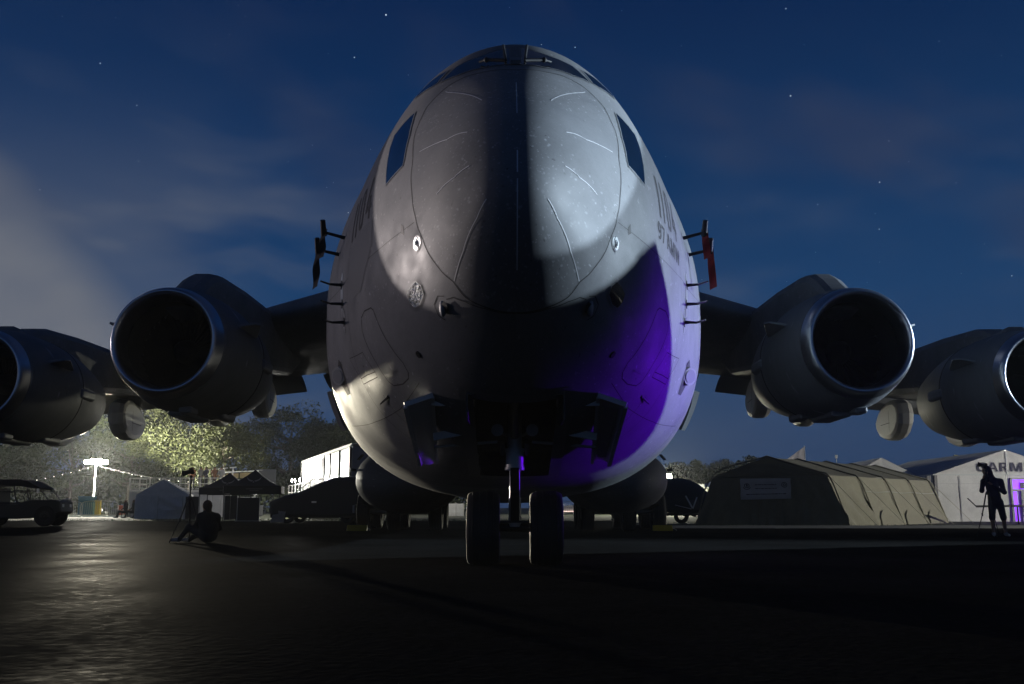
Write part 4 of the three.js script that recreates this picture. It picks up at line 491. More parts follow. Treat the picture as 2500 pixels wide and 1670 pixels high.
// six-wheeled buggy
{
  const t = thing('utility_buggy', 'dark six-wheeled utility buggy with a canopy roof parked far left', 'vehicle', [-20.2, 0, -41], .06), bd = M(.035, .036, .032, .55, .1);
  part('buggy_body', (() => { const g = extrude([[-2.6, .5], [-2.65, .98], [-1.5, 1.0], [-.9, .82], [.45, .82], [1.0, 1.0], [1.95, 1.0], [2.12, .92], [2.16, .62], [1.9, .45], [.4, .36], [-1, .36]], 1.3, .06); g.translate(0, 0, -.65); return g; })(), bd, t);
  part('canopy', [(() => { const g = extrude([[-2.35, 1.5], [-2.25, 1.72], [-2.0, 1.84], [.55, 1.83], [.8, 1.79], [1.35, 1.52], [1.28, 1.5], [.62, 1.62], [-.2, 1.66], [-1.4, 1.52]], 1.36, .03); g.translate(0, 0, -.68); return g; })()], M(.02, .02, .021, .8), t);
  for (const s of [-1, 1]) { part('roll_bar', [tube([[1.7, 1.0, s * .62], [1.42, 1.36, s * .62], [.9, 1.66, s * .6]], .025), tube([[.48, .85, s * .62], [.36, 1.3, s * .62], [.3, 1.7, s * .6]], .025), tube([[-.8, .85, s * .62], [-.86, 1.7, s * .6]], .025), tube([[.3, 1.42, s * .63], [1.42, 1.4, s * .63]], .018), cyl([-.86, 1.38, s * .63], [.34, 1.38, s * .63], .02)], MAT.darkmetal, t); for (const x of [-1.9, -.75, 1.6]) { const w = part('wheel', (() => { const g = tyre(.42, .3); g.rotateY(Math.PI / 2); return g; })(), MAT.rubber, t); w.position.set(x, .42, s * .62); part('wheel_rim', (() => { const g = rim(.42, .3); g.rotateY(Math.PI / 2); return g; })(), MAT.darkmetal, w); } part('mudguard', [tube([[1.08, .62, s * .62], [1.25, .92, s * .62], [1.7, .98, s * .62], [2.1, .72, s * .62]], .07, 20, 6)], bd, t); part('wing_mirror', [rbox(.1, .16, .05, .02, 1.3, 1.42, s * .74)], MAT.alu, t); }
  part('seat', [rbox(.5, .16, 1.1, .05, -.1, .9, 0), rbox(.16, .62, 1.1, .06, -.36, 1.2, 0)], M(.03, .03, .03, .7), t); part('seat', [rbox(.5, .16, 1.1, .05, -1.2, .95, 0), rbox(.16, .6, 1.1, .06, -1.46, 1.25, 0)], M(.03, .03, .03, .7), t);
  part('steering_wheel', [(() => { const g = new THREE.TorusGeometry(.18, .02, 8, 20); g.rotateY(1.2); g.translate(.72, 1.16, .3); return g; })(), cyl([.74, 1.15, .3], [1.05, .95, .3], .02)], MAT.darkmetal, t); part('front_rack', [tube([[2.0, .98, -.5], [2.16, 1.06, -.5], [2.16, 1.06, .5], [2.0, .98, .5]], .022)], MAT.steel, t); part('headlight', [rbox(.06, .12, .2, .02, 2.18, .82, .4)], MAT.alu, t); part('headlight', [rbox(.06, .12, .2, .02, 2.18, .82, -.4)], MAT.alu, t);
}
// white frame tent by the platform, its long side to the lamp
gableTent('white gable tent with a dark front beside the viewing platform', [-23.2, -62.6], [.97, .24], [-.24, -.97], 3.7, 4.2, 1.52, 2.48, { bays: 2, group: 'white gable tents' });
// raised viewing platform with railings
{
  const t = thing('viewing_platform', 'pale raised viewing platform with white railings behind the tents', 'platform', [-23.4, 0, -73.2], -.03), W = 7.2, H = 1.9, mw = M(.66, .64, .60, .6);
  part('deck', [box(W, .16, 3.2, 0, H, 0)], mw, t); for (let k = 0; k < 12; k++) part('cladding_board', box(W / 12 - .02, H - .1, .04, -W / 2 + W / 12 * (k + .5), (H - .1) / 2, 1.58), M(.34, .34, .35, .7), t); part('side_cladding', [box(.05, H - .1, 3.1, -W / 2, (H - .1) / 2, 0)], M(.62, .6, .56, .7), t);
  for (let k = 0; k <= 10; k++) part('railing_post', box(k % 2 ? .04 : .07, .86, .06, -W / 2 + W * k / 10, H + .5, 1.56), mw, t); for (const y of [.16, .5, .9]) part('rail', box(W + .08, .05, .05, 0, H + y, 1.56), mw, t); for (let k = 0; k < 26; k++) part('slat', box(.02, .72, .02, -W / 2 + .1 + W * k / 26, H + .52, 1.54), M(.35, .35, .34, .6), t);
  for (let k = 0; k < 5; k++) part('louvre', box(W * .55, .05, .03, -W * .2, H + .22 + k * .14, 1.45), M(.2, .2, .2, .7), t);
  for (const s of [-1, 1]) for (const z of [-1.4, 1.4]) part('platform_leg', box(.1, H, .1, s * (W / 2 - .15), H / 2, z), MAT.darkmetal, t);
  part('side_rail', [box(.05, .05, 3.1, -W / 2, H + .9, 0), box(.05, .05, 3.1, -W / 2, H + .5, 0), box(.05, .86, .05, -W / 2, H + .5, -1.5)], mw, t);
}
for (let k = 0; k < 4; k++) { const t = thing('heater_post', ['leftmost', 'second from the left', 'third from the left', 'rightmost'][k] + ' of the four T-shaped lamp posts on the platform', 'post', [-22.0 + k * .62, 1.98, -73.2], 0, 'T-shaped posts on the platform'); part('post', [cyl([0, 0, 0], [0, 1.42 + k * .06, 0], .035)], MAT.white, t); part('cross_bar', [rbox(.46, .07, .16, .02, 0, 1.45 + k * .06, 0, 0, 0, .1)], MAT.white, t); }
{ // stage awning with a scalloped straw-coloured valance, and a dark screen beside it
  const t = thing('awning_stage', 'open stage with a straw-coloured fringed awning', 'stage', [-21.8, 0, -80]); for (const x of [-1.6, 1.6]) part('post', [box(.12, 3.6, .12, x, 1.8, 0)], MAT.white, t); part('awning_roof', [sheet([-1.7, 3.35, .7], [1.75, 3.55, .7], [1.75, 3.75, -2], [-1.7, 3.6, -2], 8, 6, wob(.05, 3, 1))], cWhite, t); for (let k = 0; k < 3; k++) part('valance', [sheet([-1.55 + k * 1.05, 2.95 + k * .03, .72], [-.6 + k * 1.05, 2.98 + k * .03, .72], [-.6 + k * 1.05, 3.33 + k * .06, .72], [-1.55 + k * 1.05, 3.3 + k * .06, .72], 16, 3, (u, v) => .03 * Math.sin(u * 40) * (1 - v))], M(.55, .42, .22, .8), t); part('stage_deck', [box(3.4, .9, 3, 0, .45, -1)], M(.2, .2, .22, .7), t); part('railing', [box(2.2, .05, .05, .9, 1.9, .6), box(2.2, .05, .05, .9, 1.5, .6), cyl([-.1, .9, .6], [-.1, 1.9, .6], .03), cyl([1.9, .9, .6], [1.9, 1.9, .6], .03)], MAT.white, t);
  const s = thing('stage_screen', 'plain grey screen panel right of the awning stage', 'panel', [-19.9, 0, -82]); part('panel', [box(1.72, 1.9, .1, 0, 2.86, 0)], M(.11, .115, .13, .7), s); part('panel_leg', [box(.08, 2, .08, -.7, 1, 0), box(.08, 2, .08, .7, 1, 0)], MAT.darkmetal, s);
}
// dark pop-up canopies with a winged emblem
function canopy(label, pos, turn, side) {
  const t = thing('popup_canopy', label, 'canopy', pos, turn, 'dark pop-up canopies'), a = 1.55, e = 1.92, pk = 2.86, prof = (r) => e + (pk - e) * Math.pow(1 - r, 1.45);
  for (let f = 0; f < 4; f++) { const pos2 = [], idx = [], n = 14; for (let j = 0; j <= n; j++) for (let i = 0; i <= n; i++) { const r = j / n, u = (i / n * 2 - 1) * r * a; pos2.push(u, prof(r) - .05 * Math.sin(i / n * 3.14) * r, r * a); } for (let j = 0; j < n; j++) for (let i = 0; i < n; i++) { const k = j * (n + 1) + i; idx.push(k, k + 1, k + n + 2, k, k + n + 2, k + n + 1); } const g = new THREE.BufferGeometry(); g.setAttribute('position', new THREE.Float32BufferAttribute(pos2, 3)); g.setAttribute('uv', new THREE.Float32BufferAttribute(pos2.filter((_, i) => i % 3 !== 1), 2)); g.setIndex(idx); g.computeVertexNormals(); g.rotateY(f * Math.PI / 2); part('roof_panel', g, f === side ? cBlackLit : cBlack, t); const v = sheet([-a, e - .42, a], [a, e - .42, a], [a, e, a], [-a, e, a], 20, 4, (u) => .012 * Math.sin(u * 26)); v.rotateY(f * Math.PI / 2); part('valance', v, f === side ? cBlackLit : cBlack, t); }  // paler cloth on one side: the lamplit face is put into the colour
  for (const sx of [-1, 1]) for (const sz of [-1, 1]) part('canopy_leg', [box(.05, e, .05, sx * (a - .05), e / 2, sz * (a - .05))], MAT.darkmetal, t);
  // winged emblem on the front slope: two swept wings over a small diamond
  const em = []; for (const s of [-1, 1]) { const sh = new THREE.Shape(); sh.moveTo(s * .03, 0); sh.quadraticCurveTo(s * .28, .02, s * .4, .28); sh.lineTo(s * .36, .12); sh.quadraticCurveTo(s * .26, -.07, s * .09, -.09); sh.closePath(); em.push(new THREE.ShapeGeometry(sh, 8)); } { const sh = new THREE.Shape(); sh.moveTo(0, -.05); sh.lineTo(.05, -.12); sh.lineTo(0, -.19); sh.lineTo(-.05, -.12); sh.closePath(); em.push(new THREE.ShapeGeometry(sh)); }
  const g = merge(em), p = g.attributes.position; for (let i = 0; i < p.count; i++) { const r = clamp(.55 - p.getY(i) * .8, .05, 1); p.setXYZ(i, p.getX(i), prof(r) + .02, r * a + .012); } g.computeVertexNormals(); part('wing_emblem', g, M(.16, .16, .18, .8), t); part('valance_print', [box(.9, .05, .01, .1, e - .16, a + .02), box(.5, .04, .01, .1, e - .26, a + .02)], M(.06, .06, .07, .8), t); return t;
}
canopy('front dark pop-up canopy with a pale winged emblem', [-14.45, 0, -57.2], .16, 3);
canopy('rear dark pop-up canopy half hidden behind the other canopy', [-17.3, 0, -62.2], .14, 3);
// dark display boards and counters standing under the canopies
for (const [x, z, w, h, lab] of [[-14.3, -55.4, 1.15, 1.25, 'wide black display board under the front canopy'], [-16.4, -59.5, .7, 1.4, 'narrow black display board under the rear canopy'], [-18.9, -60.2, .75, 1.35, 'black roll-up board left of the rear canopy']]) { const t = thing('display_board', lab, 'board', [x, 0, z], .1, 'black display boards'); part('board', [box(w, h, .06, 0, h / 2 + .03, 0)], MAT.black, t); part('board_edge', [box(.03, h, .08, -w / 2 - .015, h / 2 + .03, 0), box(.03, h, .08, w / 2 + .015, h / 2 + .03, 0)], MAT.galv, t); part('board_foot', [box(w + .2, .03, .4, 0, .015, 0)], MAT.galv, t); }
{ const t = thing('hung_sheet', 'white sheet hung between poles by the tripod', 'sheet', [-20.4, 0, -61]); part('cloth', [sheet([-.8, .55, 0], [.65, .62, 0], [.65, 1.36, 0], [-.8, 1.32, 0], 18, 10, (u, v) => .12 * Math.sin((u + v) * 7) * (fbm(u * 4, v * 4, 2)))], cWhite, t); for (const x of [-.82, .67]) part('pole', [cyl([x, 0, 0], [x, 1.42, 0], .025)], MAT.galv, t); }
{ const t = thing('fabric_fence', 'bright white fabric fence seen between the left gear and nose wheel', 'fence', [-4.5, 0, -79.5]); for (let k = 0; k < 3; k++) part('fabric_panel', [sheet([-.9 + k * .62, .06, 0], [-.3 + k * .62, .06, 0], [-.3 + k * .62, 1.02, 0], [-.9 + k * .62, 1.02, 0], 12, 12, (u, v) => .1 * (fbm(u * 4 + k, v * 4, 3) - .5))], cWhite, t); for (let k = 0; k < 4; k++) part('pole', [cyl([-.92 + k * .62, 0, .02], [-.92 + k * .62, 1.1, .02], .02)], MAT.galv, t); point([-5.2, 2.6, -76.5], 16, [1, .95, .85], 3); part('lamp', [sph(.09, -.7, 2.6, 3, 1, 1, 1, 10)], glow(1, .95, .85, 8), t); part('lamp_pole', [cyl([-.7, 0, 3.12], [-.7, 2.7, 3.12], .03)], MAT.galv, t); }
{ const t = thing('fabric_fence', 'crumpled white fabric on rails right of the right nose wheel', 'fence', [5.2, 0, -81]); part('fabric_panel', [sheet([-.8, .3, 0], [.7, .34, 0], [.7, .95, 0], [-.8, .85, 0], 12, 8, (u, v) => .16 * (fbm(u * 5, v * 4, 3) - .5))], cWhite, t); for (const x of [-.8, .7]) part('pole', [cyl([x, 0, 0], [x, 1, 0], .02)], MAT.galv, t); part('light_strip', [box(1.9, .03, .03, 0, .42, .14)], glow(1, .72, .62, 3), t); }
// stairs up to the platform between canopy and trailer
{ const t = thing('access_stairs', 'white-railed access stairs between the canopy and the trailer', 'stairs', [-12.4, 0, -61], -.25); for (let k = 0; k < 8; k++) part('step', box(.28, .04, .9, -1.0 + k * .22, .18 + k * .16, 0), MAT.darkmetal, t); for (const s of [-1, 1]) { part('stringer', [bar([-1.2, .05, s * .47], [.8, 1.5, s * .47], .05, .2)], MAT.darkmetal, t); part('handrail', [bar([-1.2, 1.0, s * .5], [.75, 2.4, s * .5], .04, .04), bar([.75, 2.4, s * .5], [1.5, 2.45, s * .5], .04, .04)], MAT.white, t); for (let k = 0; k < 6; k++) part('baluster', cyl([-1.1 + k * .4, .15 + k * .26, s * .5], [-1.1 + k * .4, 1.05 + k * .29, s * .5], .018, .018, 5), MAT.white, t); } part('landing', [box(1.0, .08, 1.0, 1.2, 1.5, 0)], MAT.darkmetal, t); for (const s of [-1, 1]) part('landing_leg', [box(.06, 1.5, .06, 1.55, .75, s * .42)], MAT.darkmetal, t); }
// curtain-sided trailer, brightly lit by its own lamps
{
  const A = [-14.85, -72], B = [-8.2, -52], L = Math.hypot(B[0] - A[0], B[1] - A[1]), t = thing('stage_trailer', 'long white curtain-sided trailer glaring with lamp light', 'trailer', [A[0], 0, A[1]], Math.atan2(B[0] - A[0], B[1] - A[1])), x0 = 0; // local +z runs from A to B; local -x faces the crowd
  const foil = M(.55, .57, .60, .28, .7, { bumpMap: weave, bumpScale: .03 });
  part('trailer_box', [box(2.4, 2.75, L, 1.25, 2.52, L / 2)], M(.25, .25, .27, .6), t); part('trailer_floor', [box(2.5, .18, L, 1.25, 1.06, L / 2)], MAT.darkmetal, t); part('roof_rail', [box(.14, .14, L + .1, .0, 3.92, L / 2)], MAT.white, t); part('roof', [box(2.5, .06, L + .05, 1.25, 4.02, L / 2)], M(.5, .5, .5, .5), t);
  part('curtain', [sheet([-.06, 1.2, 1.6], [-.06, 1.2, 11.6], [-.06, 3.74, 11.6], [-.06, 3.74, 1.6], 120, 8, (u, v) => .07 * Math.sin(u * 92 + Math.sin(v * 3 + u * 9)) )], cWhite, t); part('curtain_rail', [box(.1, .09, 10.2, -.06, 3.78, 6.6)], MAT.alu, t);
  for (const [a, b] of [[0, 1.5], [11.8, 14.0], [14.1, 17.4], [17.5, 20.9]]) part('foil_panel', [sheet([-.03, 1.2, a], [-.03, 1.2, b], [-.03, 3.82, b], [-.03, 3.82, a], 24, 24, (u, v) => .10 * (fbm(u * 7 + a, v * 7, 4) - .5))], foil, t);
  for (const z of [0, 1.55, 11.7, 14.05, 17.45, L]) part('trailer_post', [box(.12, 2.8, .1, -.04, 2.5, z)], MAT.darkmetal, t);
  for (const z of [3, 4.2, 17, 18.2]) for (const x of [.3, 2.2]) { const w = part('wheel', tyre(.5, .3), MAT.rubber, t); w.position.set(x, .5, z); }
  part('walkway', [box(.9, .08, 12, -.5, 1.15, 6.2)], MAT.darkmetal, t); for (let k = 0; k < 7; k++) part('railing_post', [cyl([-.92, 1.15, .4 + k * 1.95], [-.92, 2.25, .4 + k * 1.95], .03)], MAT.galv, t); part('railing', [cyl([-.92, 2.25, .3], [-.92, 2.25, 12.2], .03), cyl([-.92, 1.75, .3], [-.92, 1.75, 12.2], .02)], MAT.galv, t); part('walkway_leg', [box(.08, 1.15, .08, -.85, .58, .5), box(.08, 1.15, .08, -.85, .58, 11.8)], MAT.darkmetal, t); void x0;
  t.updateMatrixWorld(true); const W = (x, y, z) => t.localToWorld(V(x, y, z)).toArray();
  for (const [z, y, I] of [[9.6, 2.42, 12], [5.2, 2.5, 7]]) { part('lamp_housing', [rbox(.16, .26, .4, .04, -1.16, y, z)], MAT.darkmetal, t); part('lamp_face', [rbox(.03, .2, .32, .008, -1.06, y, z), rbox(.03, .2, .32, .008, -1.26, y, z)], glow(1, .97, .9, 60), t); point(W(-.98, y, z), I, [1, .97, .9], 5); point(W(-1.5, y, z), 40, [1, .97, .9], 5); }
}
// covered vehicle standing dark in front of the trailer
{ const t = thing('covered_van', 'dark rounded vehicle under a cover in front of the bright trailer', 'vehicle', [-8.9, 0, -48.4], -.2); part('van_body', (() => { const g = extrude([[-2.2, .45], [-2.25, .9], [-1.6, 1.15], [-.9, 1.28], [.1, 1.72], [.8, 1.96], [1.5, 2.02], [2.3, 1.9], [2.45, 1.2], [2.4, .45]], 1.5, .18); g.translate(0, 0, -.75); return g; })(), M(.022, .024, .028, .6), t); for (const x of [-1.5, 1.5]) for (const z of [-.75, .75]) { const w = part('wheel', (() => { const g = tyre(.36, .24); g.rotateY(Math.PI / 2); return g; })(), MAT.rubber, t); w.position.set(x, .36, z); } part('headlight', [rbox(.1, .1, .16, .03, -2.4, .82, .6)], MAT.alu, t); part('lamp_bracket', [cyl([1.9, .5, .98], [1.9, .85, .98], .06), cyl([1.9, .85, .98], [2.4, .92, .98], .02)], MAT.steel, t); part('badge', [rbox(.24, .08, .02, .01, -.1, 1.0, .95)], MAT.alu, t); part('side_flap', [sheet([-2.3, .05, .9], [-1.6, .05, .95], [-1.5, .55, .95], [-2.1, .62, .92], 4, 4)], M(.3, .29, .26, .8), t); }
// small far street lamp and festoon lights between the trees
{ const t = thing('street_lamp', 'small distant lamp glowing left of the floodlight pole', 'lamp', [-45.7, 0, -110]); part('lamp_pole', [cyl([0, 0, -.1], [0, 3, -.1], .05)], MAT.darkmetal, t); part('lamp_head', [sph(.2, 0, 3.1, 0, 1, 1, 1, 14)], glow(1, .98, .72, 20), t); point([-45.7, 3.1, -109.7], 60, [1, .95, .7], 4); }
{ const t = thing('festoon_lights', 'string of small festoon lights sagging across the trees', 'string lights'); const A = V(-50, 2.2, -87), B = V(-34.6, 4.2, -84.2), C = V(-24, 2.7, -80), pts = []; for (let k = 0; k <= 20; k++) pts.push(A.clone().lerp(B, k / 20).add(V(0, -.5 * Math.sin(k / 20 * 3.14), 0))); for (let k = 1; k <= 12; k++) pts.push(B.clone().lerp(C, k / 12).add(V(0, -.3 * Math.sin(k / 12 * 3.14), 0))); part('cable', new THREE.TubeGeometry(new THREE.CatmullRomCurve3(pts), 120, .012, 5), MAT.black, t); pts.forEach((p) => part('bulb', sph(.035, p.x, p.y - .05, p.z, 1, 1, 1, 6), MAT_BULB(), t)); part('end_post', [cyl([-50, 0, -87], [-50, 2.3, -87], .05), cyl([-24, 0, -80], [-24, 2.8, -80], .04)], MAT.darkmetal, t); }
function MAT_BULB() { return MAT.bulb || (MAT.bulb = glow(1, .93, .75, 5)); }
// stalls and planting behind the barriers
{ const list = [['red market crate stack behind the barriers', -29.3, -77, .9, .8, [.38, .10, .07]], ['tall yellow box beside the floodlight pole', -31.5, -77.4, .35, 1.2, [.6, .45, .08]], ['blue sign box left of the yellow box', -32.6, -78, 1.2, 1.5, [.05, .13, .22]], ['pale orange crates behind the barriers', -27.9, -78, 1.3, .7, [.45, .16, .10]], ['small wooden crate beside the hedge', -34.6, -75.5, .4, .55, [.45, .30, .12]], ['second wooden crate near the buggy wheel', -35.8, -76, .45, .5, [.42, .28, .14]]]; for (const [lab, x, z, w, h, c] of list) { const t = thing('stall_box', lab, 'box', [x, 0.03, z], .1); part('box_body', [rbox(w, h, .5, .02, 0, h / 2, 0)], M(...c, .7), t); part('box_lid', [box(w + .04, .05, .54, 0, h + .025, 0)], M(c[0] * 1.2, c[1] * 1.2, c[2] * 1.2, .6), t); } solo('white_kerb', [box(10, .14, .3, -28.2, .1, -74.6)], MAT.white, 'brightly lit white kerb board on the grass behind the barriers', 'kerb'); }

// chocks at the outer main wheels
for (const [x, lab] of [[-5.0, 'yellow wheel chock at the left main gear'], [5.05, 'yellow wheel chock at the right main gear']]) { const t = thing('wheel_chock', lab, 'chock', [x, 0, -33.35], 0, 'yellow wheel chocks'); part('chock_body', (() => { const g = extrude([[-.16, 0], [.16, 0], [.05, .17], [-.05, .17]], .62, .012); g.translate(0, 0, -.31); g.rotateY(Math.PI / 2); return g; })(), M(.42, .32, .02, .6), t); part('rope', [tube([[.32, .1, 0], [.42, .05, .05], [.44, .02, .2]], .012)], M(.5, .5, .45, .8), t); }

// ------------------------------------------------------------------ people: one smooth skin over a posed skeleton
function skin(bones, cell, k = .05) {   // bones: [ax, ay, az, ra, bx, by, bz, rb, colour]
  let lo = [1e9, 1e9, 1e9], hi = [-1e9, -1e9, -1e9]; for (const b of bones) for (const o of [0, 4]) for (let i = 0; i < 3; i++) { lo[i] = Math.min(lo[i], b[o + i] - b[o + 3] - k - cell); hi[i] = Math.max(hi[i], b[o + i] + b[o + 3] + k + cell); }
  const n = [0, 1, 2].map((i) => Math.ceil((hi[i] - lo[i]) / cell) + 1), f = new Float32Array(n[0] * n[1] * n[2]), at = (x, y, z) => x + n[0] * (y + n[1] * z);
  const dist = (x, y, z, b) => { const dx = b[4] - b[0], dy = b[5] - b[1], dz = b[6] - b[2], L = dx * dx + dy * dy + dz * dz, t = L ? clamp(((x - b[0]) * dx + (y - b[1]) * dy + (z - b[2]) * dz) / L, 0, 1) : 0; return Math.hypot(x - b[0] - dx * t, y - b[1] - dy * t, z - b[2] - dz * t) - (b[3] + (b[7] - b[3]) * t); };
  for (let z = 0; z < n[2]; z++) for (let y = 0; y < n[1]; y++) for (let x = 0; x < n[0]; x++) { let d = 1e9; const X = lo[0] + x * cell, Y = lo[1] + y * cell, Z = lo[2] + z * cell; for (const b of bones) { const e = dist(X, Y, Z, b); if (e > d + k) continue; const h = Math.max(k - Math.abs(d - e), 0) / k; d = Math.min(d, e) - h * h * k * .25; } f[at(x, y, z)] = d; }
  const vert = new Map(), pos = [], col = [], idx = []; // surface nets
  const cellV = (x, y, z) => { const key = at(x, y, z); if (vert.has(key)) return vert.get(key); let s = [0, 0, 0], c = 0; const E = [[0, 1], [2, 3], [4, 5], [6, 7], [0, 2], [1, 3], [4, 6], [5, 7], [0, 4], [1, 5], [2, 6], [3, 7]], v = []; for (let i = 0; i < 8; i++) v.push(f[at(x + (i & 1), y + (i >> 1 & 1), z + (i >> 2))]); for (const [a, b] of E) if (v[a] < 0 !== v[b] < 0) { const t = v[a] / (v[a] - v[b]); s[0] += (a & 1) + ((b & 1) - (a & 1)) * t; s[1] += (a >> 1 & 1) + ((b >> 1 & 1) - (a >> 1 & 1)) * t; s[2] += (a >> 2) + ((b >> 2) - (a >> 2)) * t; c++; } const X = lo[0] + (x + s[0] / c) * cell, Y = lo[1] + (y + s[1] / c) * cell, Z = lo[2] + (z + s[2] / c) * cell; let best = 1e9, cl = bones[0][8]; for (const b of bones) { const e = dist(X, Y, Z, b); if (e < best) { best = e; cl = b[8]; } } pos.push(X, Y, Z); col.push(...cl); vert.set(key, pos.length / 3 - 1); return pos.length / 3 - 1; };
  for (let z = 1; z < n[2] - 1; z++) for (let y = 1; y < n[1] - 1; y++) for (let x = 1; x < n[0] - 1; x++) { const a = f[at(x, y, z)] < 0; const q = (i, j, k2, l, fl) => fl ? idx.push(i, j, k2, i, k2, l) : idx.push(i, k2, j, i, l, k2); if (a !== f[at(x + 1, y, z)] < 0) q(cellV(x, y - 1, z - 1), cellV(x, y, z - 1), cellV(x, y, z), cellV(x, y - 1, z), a); if (a !== f[at(x, y + 1, z)] < 0) q(cellV(x - 1, y, z - 1), cellV(x - 1, y, z), cellV(x, y, z), cellV(x, y, z - 1), a); if (a !== f[at(x, y, z + 1)] < 0) q(cellV(x - 1, y - 1, z), cellV(x, y - 1, z), cellV(x, y, z), cellV(x - 1, y, z), a); }
  const g = new THREE.BufferGeometry(); g.setAttribute('position', new THREE.Float32BufferAttribute(pos, 3)); g.setAttribute('color', new THREE.Float32BufferAttribute(col, 3)); g.setIndex(idx); g.computeVertexNormals(); return g;
}
const mSkin = M(1, 1, 1, .8, 0, { vertexColors: true }), SK = [.32, .19, .13];
const bone = (a, ra, b, rb, c) => [...a, ra, ...b, rb, c];
function headBones(c, look, s = 1, hair = null) { // c: centre of head, look: unit [x, z]
  const [x, y, z] = c, f = look, r = [-f[1], f[0]], o = (a, h, b) => [x + (f[0] * a + r[0] * b) * s, y + h * s, z + (f[1] * a + r[1] * b) * s], L = [bone(o(-.015, .035, 0), .088 * s, o(.0, .03, 0), .086 * s, hair || SK), bone(o(.03, -.03, 0), .07 * s, o(.045, -.085, 0), .045 * s, SK), bone(o(.094, .0, 0), .012 * s, o(.106, -.028, 0), .015 * s, SK), bone(o(.082, -.066, -.018), .011 * s, o(.082, -.066, .018), .011 * s, [.26, .12, .1])]; for (const k of [-1, 1]) { L.push(bone(o(0, .01, k * .086), .016 * s, o(-.01, -.03, k * .086), .013 * s, SK)); L.push(bone(o(.085, .008, k * .03), .011 * s, o(.086, .008, k * .034), .010 * s, [.05, .04, .04])); } return L;
}
function handBones(w, d, up, s = 1, curl = .5) { // w: wrist, d: direction of the hand, up: back of the hand
  const D = V(...d).normalize(), U = V(...up).normalize(), S = D.clone().cross(U).normalize(), p = (a, b, c) => V(...w).addScaledVector(D, a * s).addScaledVector(S, b * s).addScaledVector(U, c * s).toArray(), L = [bone(p(0, 0, 0), .026 * s, p(.085, 0, 0), .03 * s, SK), bone(p(.05, -.022, 0), .02 * s, p(.09, -.026, 0), .018 * s, SK), bone(p(.05, .022, 0), .02 * s, p(.09, .026, 0), .018 * s, SK)];
  [[-.033, .062], [-.011, .075], [.011, .07], [.032, .052]].forEach(([b, l]) => { L.push(bone(p(.09, b, 0), .0095 * s, p(.09 + l * .5, b * 1.15, -.3 * curl * l), .009 * s, SK)); L.push(bone(p(.09 + l * .5, b * 1.15, -.3 * curl * l), .009 * s, p(.09 + l * (.5 + .5 * (1 - curl)), b * 1.15, -(.3 + .6) * curl * l), .0078 * s, SK)); }); L.push(bone(p(.02, -.03, -.004), .014 * s, p(.055, -.062, -.012), .011 * s, SK), bone(p(.055, -.062, -.012), .011 * s, p(.09, -.066, -.022), .009 * s, SK)); return L;
}
// the photographer sitting on the apron
{
  const J = [.014, .014, .017], T = [.02, .021, .026], body = [bone([0, .18, 0], .18, [0, .30, .0], .19, T), bone([.02, .30, 0], .2, [-.03, .50, -.02], .2, J), bone([-.17, .55, 0], .1, [.15, .55, -.03], .1, J), bone([-.03, .58, -.02], .07, [-.05, .70, -.03], .055, SK),
    bone([-.2, .56, .02], .062, [-.30, .33, -.16], .052, J), bone([-.30, .33, -.16], .05, [-.42, .26, -.34], .036, J), bone([.17, .55, -.02], .062, [.22, .32, -.15], .052, J), bone([.22, .32, -.15], .05, [-.02, .27, -.34], .036, J),
    bone([-.1, .14, -.05], .095, [-.44, .34, -.22], .07, T), bone([-.44, .34, -.22], .066, [-.62, .07, -.12], .045, T), bone([-.62, .07, -.12], .045, [-.78, .06, -.16], .034, [.3, .3, .3]), bone([.1, .14, -.05], .095, [-.1, .24, -.42], .07, T), bone([-.1, .24, -.42], .066, [-.44, .06, -.42], .045, T), bone([-.44, .06, -.42], .045, [-.58, .05, -.46], .034, [.3, .3, .3])];
  const t = thing('person', 'seated person in dark clothes beside the tripod on the apron', 'person', [-6.62, 0, -22.3], .2);
  part('body', [skin(body, .02, .05), skin(headBones([-.06, .79, -.03], [-.5, -.866], 1), .008, .02), skin(handBones([-.42, .26, -.34], [-.7, -.2, -.6], [0, 1, 0]), .006, .01), skin(handBones([-.02, .27, -.34], [-.9, -.1, -.3], [0, 1, 0]), .006, .01)], mSkin, t); part('hair', skin([bone([-.04, .83, -.01], .098, [-.03, .80, .03], .094, [.07, .045, .03]), bone([-.02, .78, .03], .08, [.0, .68, .05], .06, [.07, .045, .03])], .015, .03), mSkin, t);
}
function tripod(label, pos, h, spread, turn) {
  const t = thing('tripod', label, 'tripod', pos, turn, 'camera tripods'), top = h * .62; for (let k = 0; k < 3; k++) { const a = k * 2.0944 + .4, x = Math.cos(a), z = Math.sin(a), e = [x * spread, 0.02, z * spread], m = [x * spread * .5, top * .5, z * spread * .5]; part('tripod_leg', [cyl([x * .04, top, z * .04], m, .018, .016, 8), cyl(m, e, .012, .010, 8), cyl(m.map((v, i) => i === 1 ? v - .04 : v), m.map((v, i) => i === 1 ? v + .04 : v), .022, .022, 8)], MAT.darkmetal, t); part('foot', [sph(.018, ...e, 1, 1, 1, 8)], MAT.rubber, t); }
  part('centre_column', [cyl([0, top - .25, 0], [0, h - .16, 0], .016), cyl([0, top - .06, 0], [0, top + .03, 0], .05, .045, 12)], MAT.darkmetal, t); part('ball_head', [sph(.035, 0, h - .14, 0)], MAT.darkmetal, t); return t;
}
